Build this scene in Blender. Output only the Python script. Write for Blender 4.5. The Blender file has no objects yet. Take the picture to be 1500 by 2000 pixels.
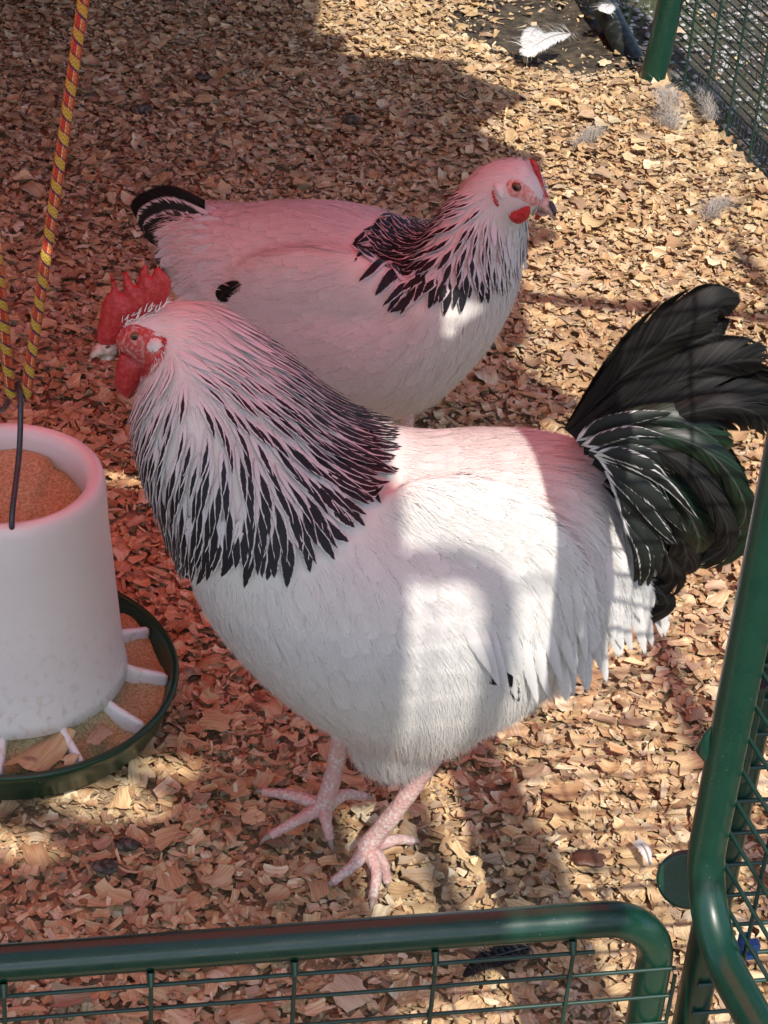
import bpy, math, random
import numpy as np
from mathutils import Vector, Matrix, noise
from mathutils.bvhtree import BVHTree
from mathutils.geometry import delaunay_2d_cdt

random.seed(7)
rng = np.random.default_rng(7)
SC = bpy.context.scene
COL = SC.collection

# ------------------------------------------------------------------ camera
CAM_Z, PITCH, ROLL, FPX = 1.39, math.radians(34), math.radians(4.5), 4333.0
C = np.array([0, 0, CAM_Z])
FW = np.array([0, math.cos(PITCH), -math.sin(PITCH)])
R0 = np.array([1.0, 0, 0]); U0 = np.array([0, math.sin(PITCH), math.cos(PITCH)])
RT = R0 * math.cos(ROLL) + U0 * math.sin(ROLL)
UP = -R0 * math.sin(ROLL) + U0 * math.cos(ROLL)
cam = bpy.data.cameras.new('camera')
cam.sensor_fit = 'VERTICAL'; cam.sensor_height = 24; cam.lens = 24 * FPX / 2000
cam.clip_start = 0.02; cam.clip_end = 400
camo = bpy.data.objects.new('camera', cam); COL.objects.link(camo)
camo.matrix_world = Matrix((
    (RT[0], UP[0], -FW[0], C[0]), (RT[1], UP[1], -FW[1], C[1]), (RT[2], UP[2], -FW[2], C[2]), (0, 0, 0, 1)))
SC.camera = camo

# ------------------------------------------------------------------ sky, sun, exposure
SUN_EL, SUN_AZ = math.radians(48), math.radians(14)      # sun behind the viewer, to the right
SUN_D = np.array([-math.sin(SUN_AZ) * math.cos(SUN_EL), math.cos(SUN_AZ) * math.cos(SUN_EL), -math.sin(SUN_EL)])
world = bpy.data.worlds.new('World'); SC.world = world; world.use_nodes = True
wn = world.node_tree
sky = wn.nodes.new('ShaderNodeTexSky'); sky.sky_type = 'NISHITA'; sky.sun_disc = False
sky.sun_elevation = SUN_EL
sky.sun_rotation = math.atan2(-SUN_D[0], -SUN_D[1])
wn.links.new(sky.outputs[0], wn.nodes['Background'].inputs[0])
wn.nodes['Background'].inputs[1].default_value = 0.15
sun = bpy.data.lights.new('sun', 'SUN'); sun.energy = 3.4; sun.angle = math.radians(0.5); sun.color = (1, 0.94, 0.85)
suno = bpy.data.objects.new('sun', sun); COL.objects.link(suno)
suno.rotation_euler = Vector(SUN_D).to_track_quat('-Z', 'Y').to_euler(); suno.location = (1, -2, 4)
SC.view_settings.view_transform = 'Standard'; SC.view_settings.look = 'None'
SC.view_settings.exposure = 0.46; SC.view_settings.gamma = 1
SC.render.engine = 'CYCLES'
SC.cycles.use_denoising = True
SC.cycles.max_bounces = 8; SC.cycles.diffuse_bounces = 4; SC.cycles.transparent_max_bounces = 24
SC.cycles.caustics_reflective = False; SC.cycles.caustics_refractive = False

# ------------------------------------------------------------------ helpers: picture -> place
def ray(x, y): return FW + RT * ((x - 750) / FPX) + UP * ((1000 - y) / FPX)
def G(x, y, z=0.0):
    d = ray(x, y); return C + d * ((z - C[2]) / d[2])
def P(x, y, Y):
    d = ray(x, y); return C + d * (Y / d[1])
def proj(q):
    v = np.asarray(q) - C; w = v @ FW
    return 750 + FPX * (v @ RT) / w, 1000 - FPX * (v @ UP) / w
class Plane:                       # an upright plane through a point, turned by yaw
    def __init__(s, O, yaw):
        s.O = np.array(O, float); s.e = np.array([math.cos(yaw), math.sin(yaw), 0])
        s.n = np.array([s.e[1], -s.e[0], 0])          # towards the viewer
    def at(s, x, y, off=0.0):
        d = ray(x, y); return C + d * (((s.O + s.n * off - C) @ s.n) / (d @ s.n))
    def sz(s, q): v = np.asarray(q) - s.O; return np.array([v @ s.e, v[2]])
    def mirror(s, q): v = np.asarray(q) - s.O; return np.asarray(q) - 2 * (v @ s.n) * s.n
def inpoly(x, y, poly):
    c = False; j = len(poly) - 1
    for i in range(len(poly)):
        xi, yi = poly[i]; xj, yj = poly[j]
        if (yi > y) != (yj > y) and x < (xj - xi) * (y - yi) / (yj - yi) + xi: c = not c
        j = i
    return c
def sstep(a, b, x):
    t = min(1, max(0, (x - a) / (b - a))); return t * t * (3 - 2 * t)
def catmull(pts, n):
    pts = np.asarray(pts, float); q = np.vstack([2 * pts[0] - pts[1], pts, 2 * pts[-1] - pts[-2]]); out = []
    m = len(pts) - 1
    for k in range(n):
        t = k / (n - 1) * m; i = min(int(t), m - 1); f = t - i
        a, b, c, d = q[i], q[i + 1], q[i + 2], q[i + 3]
        out.append(0.5 * (2 * b + (c - a) * f + (2 * a - 5 * b + 4 * c - d) * f * f + (3 * b - a - 3 * c + d) * f ** 3))
    return np.array(out)

# ------------------------------------------------------------------ helpers: objects
def tag(o, label=None, cat=None, group=None, kind=None):
    if label: o['label'] = label
    if cat: o['category'] = cat
    if group: o['group'] = group
    if kind: o['kind'] = kind
    return o
def empty(name, loc, label, cat, group=None):
    o = bpy.data.objects.new(name, None); COL.objects.link(o); o.location = tuple(loc); o.empty_display_size = 0.05
    return tag(o, label, cat, group)
def put(o, parent):
    COL.objects.link(o)
    if parent is not None:
        o.parent = parent
        def wm(q): return (wm(q.parent) @ q.matrix_parent_inverse if q.parent else Matrix()) @ q.matrix_basis
        o.matrix_parent_inverse = wm(parent).inverted()
    return o
def mesh(name, v, f, mat, parent=None, uv=None, attr=None, smooth=True, nrm=None):
    me = bpy.data.meshes.new(name)
    v = np.asarray(v, dtype=np.float32)
    if isinstance(f, np.ndarray):
        k = f.shape[1]; me.vertices.add(len(v)); me.vertices.foreach_set('co', v.ravel())
        me.loops.add(f.size); me.loops.foreach_set('vertex_index', f.ravel().astype(np.int32))
        me.polygons.add(len(f)); me.polygons.foreach_set('loop_start', np.arange(0, f.size, k, dtype=np.int32))
        me.polygons.foreach_set('loop_total', np.full(len(f), k, dtype=np.int32)); me.update(calc_edges=True)
    else:
        me.from_pydata([tuple(map(float, p)) for p in v], [], f)
    if uv is not None:
        l = me.uv_layers.new(name='UVMap'); idx = np.empty(len(me.loops), dtype=np.int32)
        me.loops.foreach_get('vertex_index', idx)
        l.data.foreach_set('uv', np.asarray(uv, dtype=np.float32)[idx].ravel())
    if attr is not None:
        a = me.color_attributes.new('fcol', 'FLOAT_COLOR', 'POINT'); a.data.foreach_set('color', np.asarray(attr, dtype=np.float32).ravel())
    if smooth: me.polygons.foreach_set('use_smooth', np.ones(len(me.polygons), dtype=bool))
    if mat: me.materials.append(mat)
    me.update()
    if nrm is not None: me.normals_split_custom_set_from_vertices([tuple(map(float, q)) for q in nrm])
    return put(bpy.data.objects.new(name, me), parent)
def sweep(path, r, n=12, cap=True, uvlen=None):
    path = [np.asarray(p, float) for p in path]; m = len(path)
    rr = r if hasattr(r, '__len__') else [r] * m
    T = []
    for i in range(m):
        t = path[min(i + 1, m - 1)] - path[max(i - 1, 0)]; T.append(t / np.linalg.norm(t))
    up = np.array([0, 0, 1.0]) if abs(T[0][2]) < .9 else np.array([1.0, 0, 0])
    N = up - T[0] * (up @ T[0]); N /= np.linalg.norm(N)
    v = []; uv = []; f = []; s = 0
    for i in range(m):
        N = N - T[i] * (N @ T[i]); N /= np.linalg.norm(N); B = np.cross(T[i], N)
        if i: s += np.linalg.norm(path[i] - path[i - 1])
        for k in range(n):
            a = 2 * math.pi * k / n
            v.append(path[i] + rr[i] * (math.cos(a) * N + math.sin(a) * B)); uv.append((k / n, s))
    for i in range(m - 1):
        for k in range(n):
            f.append((i * n + k, i * n + (k + 1) % n, (i + 1) * n + (k + 1) % n, (i + 1) * n + k))
    if cap:
        b = len(v); v += [v[k] for k in range(n)] + [v[(m - 1) * n + k] for k in range(n)]; uv += [uv[k] for k in range(n)] + [uv[(m - 1) * n + k] for k in range(n)]
        f.append(tuple(b + k for k in range(n - 1, -1, -1))); f.append(tuple(b + n + k for k in range(n)))
    return v, f, uv
def tube(name, path, r, mat, parent=None, n=12):
    v, f, uv = sweep(path, r, n, np.linalg.norm(np.asarray(path[0]) - np.asarray(path[-1])) > 1e-6); return mesh(name, v, f, mat, parent, uv)
def lathe(prof, cx, cy, n=64, closed=False):
    v = []; f = []; m = len(prof)
    for r, z in prof:
        for k in range(n):
            a = 2 * math.pi * k / n; v.append((cx + r * math.cos(a), cy + r * math.sin(a), z))
    for i in range(m - 1 + (1 if closed else 0)):
        j = (i + 1) % m
        for k in range(n): f.append((i * n + k, i * n + (k + 1) % n, j * n + (k + 1) % n, j * n + k))
    return v, f

# ------------------------------------------------------------------ helpers: materials
class NT:
    def __init__(s, name):
        s.m = bpy.data.materials.new(name); s.m.use_nodes = True; s.t = s.m.node_tree
        s.b = s.t.nodes['Principled BSDF']; s.out = s.t.nodes['Material Output']
    def n(s, ty, **k):
        nd = s.t.nodes.new('ShaderNode' + ty)
        for a, b in k.items(): setattr(nd, a, b)
        return nd
    def L(s, a, b): s.t.links.new(a, b)
    def set(s, sock, v):
        if hasattr(v, 'is_output') or isinstance(v, bpy.types.NodeSocket): s.L(v, sock)
        else: sock.default_value = v
    def ma(s, op, a, b=0.0, c=None, clamp=False):
        nd = s.n('Math', operation=op, use_clamp=clamp); s.set(nd.inputs[0], a); s.set(nd.inputs[1], b)
        if c is not None: s.set(nd.inputs[2], c)
        return nd.outputs[0]
    def ss(s, v, a, b, lo=0.0, hi=1.0):
        nd = s.n('MapRange', interpolation_type='SMOOTHSTEP'); s.set(nd.inputs[0], v)
        s.set(nd.inputs[1], a); s.set(nd.inputs[2], b); s.set(nd.inputs[3], lo); s.set(nd.inputs[4], hi); return nd.outputs[0]
    def mix(s, f, a, b):
        nd = s.n('Mix', data_type='RGBA'); s.set(nd.inputs[0], f); s.set(nd.inputs[6], a); s.set(nd.inputs[7], b); return nd.outputs[2]
    def noise(s, vec=None, scale=5.0, detail=3.0, rough=.55):
        nd = s.n('TexNoise'); nd.inputs['Scale'].default_value = scale; nd.inputs['Detail'].default_value = detail
        nd.inputs['Roughness'].default_value = rough
        if vec is not None: s.L(vec, nd.inputs['Vector'])
        return nd.outputs['Fac']
    def xyz(s, x, y, z=0.0):
        nd = s.n('CombineXYZ'); s.set(nd.inputs[0], x); s.set(nd.inputs[1], y); s.set(nd.inputs[2], z); return nd.outputs[0]
    def bump(s, h, strength=.3, dist=.002):
        nd = s.n('Bump'); nd.inputs['Strength'].default_value = strength; nd.inputs['Distance'].default_value = dist
        s.L(h, nd.inputs['Height']); s.L(nd.outputs[0], s.b.inputs['Normal'])
    def base(s, c, rough=.5, **k):
        s.set(s.b.inputs['Base Color'], c); s.set(s.b.inputs['Roughness'], rough)
        for a, b in k.items(): s.set(s.b.inputs[a.replace('_', ' ')], b)
        return s
    @property
    def obj(s): return s.n('TexCoord').outputs['Object']
def rgb(r, g, b): return (r, g, b, 1.0)
def feather_mat(name, white, dark, freq=40.0, rough=.6, core0=.30, core1=.75, fray=.35, edge=0.0, sheen=.0, slit=0.0, spec=.25, streak=None, tipfray=0.0, mess=.55):
    """a vane in UV (u across, v along): dark core, pale margin, barbs that fray at the rim. fcol = (random, dark amount, tone, -)"""
    k = NT(name); uvn = k.n('UVMap'); sp = k.n('SeparateXYZ'); k.L(uvn.outputs[0], sp.inputs[0]); u, v = sp.outputs[0], sp.outputs[1]
    at = k.n('Attribute', attribute_name='fcol'); sc = k.n('SeparateColor'); k.L(at.outputs['Color'], sc.inputs[0])
    rnd, blk, tone = sc.outputs[0], sc.outputs[1], sc.outputs[2]
    e = k.ma('ABSOLUTE', k.ma('MULTIPLY_ADD', u, 2.0, -1.0))
    bc = k.ma('MULTIPLY', k.ma('SUBTRACT', v, k.ma('MULTIPLY', e, .22)), freq)
    side = k.ma('GREATER_THAN', u, .5)
    n1 = k.noise(k.xyz(k.ma('MULTIPLY_ADD', rnd, 37.0, k.ma('MULTIPLY', side, 5.3)), bc, k.ma('MULTIPLY', e, .6)), 1.0, 2.0)
    n2 = k.noise(k.xyz(k.ma('MULTIPLY', rnd, 91.0), k.ma('MULTIPLY', bc, 3.1), k.ma('MULTIPLY', side, 3.0)), 1.0, 1.0)
    core = k.ma('MULTIPLY', blk, k.ss(v, core0, core1))
    em = k.ma('ADD', e, k.ma('MULTIPLY', k.ma('SUBTRACT', n1, .5), mess))
    m = k.ss(em, k.ma('ADD', core, .10), k.ma('SUBTRACT', core, .10))
    m = k.ma('MULTIPLY', m, k.ss(blk, 0.0, .12))
    wcol = k.mix(n2, white, rgb(white[0] * .82, white[1] * .82, white[2] * .84))
    wcol = k.mix(tone, wcol, rgb(white[0] * .62, white[1] * .62, white[2] * .66))
    if streak: wcol = k.mix(k.ss(n1, .38, .66), white, streak)
    dcol = k.mix(n1, rgb(*[c * .55 for c in dark[:3]]), dark)
    shaft = k.ss(e, .10, .03)
    col = k.mix(m, wcol, dcol)
    if edge: col = k.mix(k.ma('MULTIPLY', shaft, edge), col, rgb(.35, .33, .33))
    k.base(col, rough)
    k.b.inputs['Specular IOR Level'].default_value = spec
    a1 = k.ss(k.ma('ADD', e, k.ma('MULTIPLY', n2, fray)), 1.02 + fray * .42, .86 + fray * .38)
    tf = max(fray * .22, tipfray)
    a2 = k.ss(k.ma('ADD', v, k.ma('MULTIPLY', n1, tf)), 1.0 + tf * .45, (.98 if tipfray else .94) + tf * .41)
    al = k.ma('MULTIPLY', a1, a2)
    if slit:                                        # barbs parted from each other
        n3 = k.noise(k.xyz(k.ma('MULTIPLY_ADD', rnd, 53.0, k.ma('MULTIPLY', side, 7.0)), k.ma('MULTIPLY', bc, .42), k.ma('MULTIPLY', e, .15)), 1.0, 1.0)
        sl = k.ma('MULTIPLY', k.ss(n3, .625, .64), k.ss(e, .95 - slit, 1.0 - slit * .5)); sl = k.ma('MULTIPLY', sl, k.ss(v, .35, .5)); al = k.ma('MULTIPLY', al, k.ma('SUBTRACT', 1.0, sl))
    k.L(al, k.b.inputs['Alpha'])
    k.bump(n2, .18, .0006)
    if sheen: k.b.inputs['Sheen Weight'].default_value = sheen
    return k

M = {}
fm = feather_mat('white_feather', rgb(.80, .78, .745), rgb(.03, .03, .035), 22, .62, fray=.85, sheen=.15); M['white'] = fm.m
fm = feather_mat('hackle_feather', rgb(.74, .71, .70), rgb(.016, .016, .020), 30, .5, .20, .62, fray=.16); M['hackle'] = fm.m
fm = feather_mat('laced_feather', rgb(.74, .73, .70), rgb(.014, .018, .015), 36, .48, .0, .22, fray=.30, spec=.3, mess=1.1); M['laced'] = fm.m
# black tail feather with a green gloss in patches
k = feather_mat('black_feather', rgb(.0050, .0050, .0052), rgb(.010, .011, .011), 30, .50, fray=.16, edge=.04, spec=.14, slit=.6, streak=rgb(.017, .016, .014), tipfray=.26); M['black'] = k.m
k = NT('green_black_feather'); M['greenblack'] = feather_mat('green_black_feather', rgb(.0055, .0075, .006), rgb(.008, .010, .009), 30, .38, fray=.12, edge=.10, spec=.30, slit=.5, streak=rgb(.010, .032, .014), tipfray=.16).m
bpy.data.materials.remove(k.m)
k = NT('plumage_skin'); nz = k.noise(k.obj, 60, 4); k.base(k.mix(nz, rgb(.78, .755, .71), rgb(.70, .675, .64)), .75, Sheen_Weight=.2); k.bump(k.noise(k.obj, 380, 2), .25, .001); M['skinwhite'] = k.m
k = NT('down_barb'); nz = k.noise(k.obj, 260, 2); k.base(k.mix(nz, rgb(.84, .82, .785), rgb(.79, .77, .74)), .7); M['down'] = k.m
k = NT('comb_skin'); nz = k.noise(k.obj, 260, 3); k.base(k.mix(k.ss(nz, .35, .75), rgb(.40, .018, .022), rgb(.56, .06, .06)), .45, Subsurface_Weight=.15)
k.b.inputs['Subsurface Radius'].default_value = (.004, .001, .001); k.bump(k.noise(k.obj, 500, 3), .6, .001); M['comb'] = k.m
k = NT('face_skin'); nz = k.noise(k.obj, 300, 4); k.base(k.mix(k.ss(nz, .42, .68), rgb(.47, .055, .05), rgb(.62, .30, .27)), .55); k.bump(k.noise(k.obj, 600, 3), .6, .001); M['face'] = k.m
k = NT('hen_face_skin'); nz = k.noise(k.obj, 300, 4); k.base(k.mix(k.ss(nz, .35, .65), rgb(.62, .22, .19), rgb(.74, .52, .47)), .55); k.bump(k.noise(k.obj, 600, 3), .5, .001); M['henface'] = k.m
k = NT('beak_horn'); nz = k.noise(k.obj, 170, 4); k.base(k.mix(k.ss(nz, .38, .62), rgb(.64, .50, .42), rgb(.38, .27, .22)), .32); M['beak'] = k.m
k = NT('dark_horn'); k.base(rgb(.05, .04, .045), .3); M['darkhorn'] = k.m
k = NT('eye_iris'); k.base(rgb(.17, .075, .022), .1); M['iris'] = k.m
k = NT('eye_pupil'); k.base(rgb(.004, .004, .004), .05); M['pupil'] = k.m
k = NT('shank_scale'); vo = k.n('TexVoronoi'); vo.inputs['Scale'].default_value = 300; k.L(k.obj, vo.inputs[0])
nz = k.noise(k.obj, 38, 2); k.base(k.mix(k.ss(vo.outputs['Distance'], .2, .75), k.mix(k.ss(nz, .42, .62), rgb(.72, .62, .55), rgb(.68, .40, .36)), rgb(.62, .36, .32)), .45)
k.bump(k.ma('SUBTRACT', 1.0, vo.outputs['Distance']), .7, .0012); M['shank'] = k.m
k = NT('claw_horn'); k.base(rgb(.35, .26, .21), .4); M['claw'] = k.m
k = NT('painted_green_tube'); nz = k.noise(k.obj, 60, 4); sp = k.noise(k.obj, 420, 2, .7)
k.base(k.mix(k.ss(sp, .70, .76), k.mix(nz, rgb(.0050, .036, .022), rgb(.0080, .050, .031)), rgb(.16, .22, .19)), k.ss(nz, .2, .8, .22, .42), Coat_Weight=.2); k.bump(k.noise(k.obj, 150, 2), .05, .001); M['tube'] = k.m
k = NT('green_coated_wire'); nz = k.noise(k.obj, 200, 3); k.base(k.mix(nz, rgb(.008, .035, .026), rgb(.02, .06, .045)), .4); M['wire'] = k.m
k = NT('galvanised_wire'); k.base(rgb(.55, .56, .57), .4, Metallic=.7); M['galv'] = k.m
k = NT('dark_steel_wire'); nz = k.noise(k.obj, 300, 3); k.base(k.mix(nz, rgb(.10, .10, .11), rgb(.05, .05, .055)), .4, Metallic=.6); M['steel'] = k.m
k = NT('dark_green_plastic'); nz = k.noise(k.obj, 40, 4); k.base(k.mix(nz, rgb(.006, .038, .018), rgb(.010, .055, .028)), .3); M['pan'] = k.m
k = NT('dusty_black_tube'); nz = k.noise(k.obj, 90, 4); k.base(k.mix(k.ss(nz, .45, .7), rgb(.012, .018, .016), rgb(.06, .06, .05)), .5); M['darktube'] = k.m
k = NT('blue_plastic'); k.base(rgb(.02, .10, .30), .4); M['blue'] = k.m

# ================================================================== red tarpaulin and added shade covers (overhead, out of the picture)
k = NT('red_tarpaulin_cloth'); nz = k.noise(k.obj, 8, 4); k.base(k.mix(nz, rgb(.62, .06, .055), rgb(.70, .09, .075)), .6)
tr = k.n('BsdfTranslucent'); tr.inputs[0].default_value = rgb(.96, .13, .115); mx = k.n('MixShader'); mx.inputs[0].default_value = .88
k.L(k.b.outputs[0], mx.inputs[1]); k.L(tr.outputs[0], mx.inputs[2]); k.L(mx.outputs[0], k.out.inputs[0]); M['redtarp'] = k.m
k = NT('shade_sheet_cloth'); nz = k.noise(k.obj, 12, 4); k.base(k.mix(nz, rgb(.55, .55, .53), rgb(.62, .61, .58)), .7)
tr = k.n('BsdfTranslucent'); tr.inputs[0].default_value = rgb(.50, .48, .46); mx = k.n('MixShader'); mx.inputs[0].default_value = .35
k.L(k.b.outputs[0], mx.inputs[1]); k.L(tr.outputs[0], mx.inputs[2]); k.L(mx.outputs[0], k.out.inputs[0]); M['canvas'] = k.m

def sheet(name, corners, mat, label, cat, nx=14, ny=14, sag=.02, holes=(), wavy=0.0):
    A, B, D, E = [np.array(c, float) for c in corners]
    v = []; f = []
    for j in range(ny + 1):
        for i in range(nx + 1):
            s, t = i / nx, j / ny
            p = A * (1 - s) * (1 - t) + B * s * (1 - t) + D * s * t + E * (1 - s) * t
            p = p + np.array([0, 0, -sag * math.sin(math.pi * s) * math.sin(math.pi * t) + .006 * math.sin(9 * s + 5 * t)])
            if wavy: p[0] += s ** 6 * wavy * noise.noise(Vector((p[1] * 9, 0, 3)))
            v.append(p)
    for j in range(ny):
        for i in range(nx):
            a = j * (nx + 1) + i; c = (v[a] + v[a + nx + 2]) / 2
            if any(((c[0] - h[0]) / rx) ** 2 + ((c[1] - h[1]) / ry) ** 2 < 1 for h, rx, ry in holes): continue     # holes cut to let patches of sun through
            f.append((a, a + 1, a + nx + 2, a + nx + 1))
    return tag(mesh(name, v, f, mat), label, cat)
ROOF = 1.62
def up_sun(q, z): q = np.asarray(q, float); return q + SUN_D * ((z - q[2]) / SUN_D[2])
TZ = 1.08
t1 = up_sun(G(1085, 900), TZ); t2 = up_sun(G(1075, 300), TZ); t3 = up_sun(G(960, 40), TZ)
holes = [(up_sun(P(882, 600, 1.985), TZ), .030, .022)]
sheet('red_tarpaulin', [(-1.3, 1.30, TZ), (t1[0], 1.09, TZ), (t3[0], 2.42, TZ), (-1.3, 2.42, TZ)], M['redtarp'],
      'translucent red tarpaulin stretched over the run above the birds', 'tarpaulin', 90, 90, .0, holes, .12)
# board walls and low roof added out of view to darken the back
k = NT('weathered_board'); nz = k.noise(k.xyz(0.0, 0.0, 0.0), 1, 1); wv = k.noise(k.obj, 18, 5); k.base(k.mix(wv, rgb(.10, .065, .04), rgb(.16, .11, .07)), .8); M['board'] = k.m
blocker = empty('sky_blocker', (-.6, 4.3, 0), 'added board walls and roof, out of view, blocking light at the back', 'light block')
def slab(name, a, b, mat, parent):
    a, b = np.array(a), np.array(b); v = [(x, y, z) for z in (a[2], b[2]) for x, y in ((a[0], a[1]), (b[0], a[1]), (b[0], b[1]), (a[0], b[1]))]
    return mesh(name, v, [(0, 3, 2, 1), (4, 5, 6, 7), (0, 1, 5, 4), (1, 2, 6, 5), (2, 3, 7, 6), (3, 0, 4, 7)], mat, parent, smooth=False)
for i in range(10):
    slab('blocker_wall', (-2.0, 4.30, -.04 + i * .15), (.30, 4.325, .105 + i * .15), M['board'], blocker)
    slab('blocker_wall', (-1.62, 1.2, -.04 + i * .15), (-1.595, 4.29, .105 + i * .15), M['board'], blocker)
for i in range(13): slab('blocker_roof', (-2.0, 2.12 + i * .17, 1.30), (.16 - .05 * (i % 3), 2.282 + i * .17, 1.325), M['board'], blocker)
# unseen pale cover added to cast shade: its right edge throws the shadow edge down the rooster's flank
s1 = up_sun(P(800, 930, 1.42), ROOF); s2 = up_sun(P(772, 1400, 1.40), ROOF)
yl = lambda y: s1 + (s2 - s1) * ((y - s1[1]) / (s2[1] - s1[1]))
a0 = yl(-.45); a1 = yl(.62)
holes = [(up_sun(G(215, 1560), ROOF), .055, .022), (up_sun(G(20, 1650), ROOF), .05, .016), (up_sun(G(330, 1490), ROOF), .03, .012)]
sheet('shade_sheet', [(-1.6, -.45, ROOF), a0, a1, (-1.6, 1.0, ROOF)], M['canvas'],
      'added pale cloth, out of view, shading the left side and the rooster', 'shade cloth', 150, 100, .0, holes)

# ================================================================== ground
k = NT('soil_and_grass'); n1 = k.noise(k.obj, 3, 5); n2 = k.noise(k.obj, 60, 4)
k.base(k.mix(n2, k.mix(k.ss(n1, .4, .6), rgb(.06, .045, .03), rgb(.05, .075, .02)), rgb(.10, .085, .06)), .9); k.bump(n2, .5, .01); M['soil'] = k.m
def grid_sheet(name, xs, ys, zf, mat):
    X, Y = np.meshgrid(xs, ys); Z = np.vectorize(zf)(X, Y); v = np.stack([X, Y, Z], -1).reshape(-1, 3); nx = len(xs)
    i = np.arange(len(ys) - 1)[:, None] * nx + np.arange(nx - 1)[None, :]
    f = np.stack([i, i + 1, i + nx + 1, i + nx], -1).reshape(-1, 4)
    return mesh(name, v, f, mat)
far = np.concatenate([-np.geomspace(1, 120, 20)[::-1], np.linspace(-.9, .9, 19), np.geomspace(1, 120, 20)])
tag(grid_sheet('ground', far, far + 2, lambda x, y: -.045, M['soil']), kind='structure')

# litter bed: a low uneven bed, scraped bare at the far right
FA, FB = G(1318, 178), G(1500, 372)          # foot of the side fence
fdir = (FB - FA) / np.linalg.norm(FB - FA)
def fence_side(x, y): return (x - FA[0]) * fdir[1] - (y - FA[1]) * fdir[0]     # >0 inside the run
pit = G(1110, 50)
def litter_z(x, y):
    z = .012 * noise.noise(Vector((x * 4, y * 4, 0))) + .006 * noise.noise(Vector((x * 13, y * 13, 3)))
    z += .045 * math.exp(-(((x - .36) / .12) ** 2 + ((y - 3.02) / .22) ** 2))
    z -= .030 * math.exp(-(((x - pit[0]) / .16) ** 2 + ((y - pit[1]) / .22) ** 2))
    d = fence_side(x, y)
    if d < 0: z -= min(.03, -d * .5)
    return z
k = NT('bare_soil'); n1 = k.noise(k.obj, 45, 5); k.base(k.mix(k.ss(n1, .35, .7), rgb(.035, .026, .018), rgb(.13, .10, .065)), .95); k.bump(n1, .9, .012); M['bare'] = k.m
k = NT('litter_dust'); n1 = k.noise(k.obj, 25, 5); n2 = k.noise(k.obj, 260, 4)
k.base(k.mix(n2, k.mix(n1, rgb(.42, .29, .17), rgb(.30, .20, .12)), rgb(.58, .43, .27)), .95); k.bump(n2, .8, .006); M['dust'] = k.m
bed = grid_sheet('litter_bed', np.linspace(-1.6, .78, 90), np.linspace(.75, 4.3, 130), lambda x, y: litter_z(x, y) - .008 - (.05 if fence_side(x, y) < -.03 else 0), M['dust'])
tag(bed, kind='structure')
def soil_z(x, y):
    d = ((x - pit[0]) / .20) ** 2 + ((y - pit[1]) / .20) ** 2
    return litter_z(x, y) - .008 + .010 * (1 - d) + .004 * noise.noise(Vector((x * 40, y * 40, 2)))
tag(grid_sheet('bare_soil', np.linspace(pit[0] - .24, pit[0] + .20, 60), np.linspace(pit[1] - .24, pit[1] + .4, 60), soil_z, M['bare']), kind='structure')

k = NT('pine_shaving'); at = k.n('Attribute', attribute_name='fcol'); uvn = k.n('UVMap'); sp = k.n('SeparateXYZ'); k.L(uvn.outputs[0], sp.inputs[0])
g1 = k.noise(k.xyz(k.ma('MULTIPLY', sp.outputs[0], 1.3), k.ma('MULTIPLY', sp.outputs[1], 11.0), at.outputs['Alpha']), 1.0, 3.0)
g2 = k.noise(k.xyz(k.ma('MULTIPLY', sp.outputs[0], 3.0), k.ma('MULTIPLY', sp.outputs[1], 40.0), at.outputs['Alpha']), 1.0, 2.0)
hs = k.n('Mix', data_type='RGBA', blend_type='MULTIPLY'); hs.inputs[0].default_value = 1.0
k.L(at.outputs['Color'], hs.inputs[6]); k.L(k.mix(k.ss(g1, .42, .64), rgb(1.06, 1.04, 1.0), rgb(.84, .70, .56)), hs.inputs[7])
k.base(k.mix(k.ma('MULTIPLY', g2, .3), hs.outputs[2], rgb(.30, .18, .09)), .72); k.b.inputs['Specular IOR Level'].default_value = .25
k.bump(g2, .35, .0008); M['shaving'] = k.m

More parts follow.
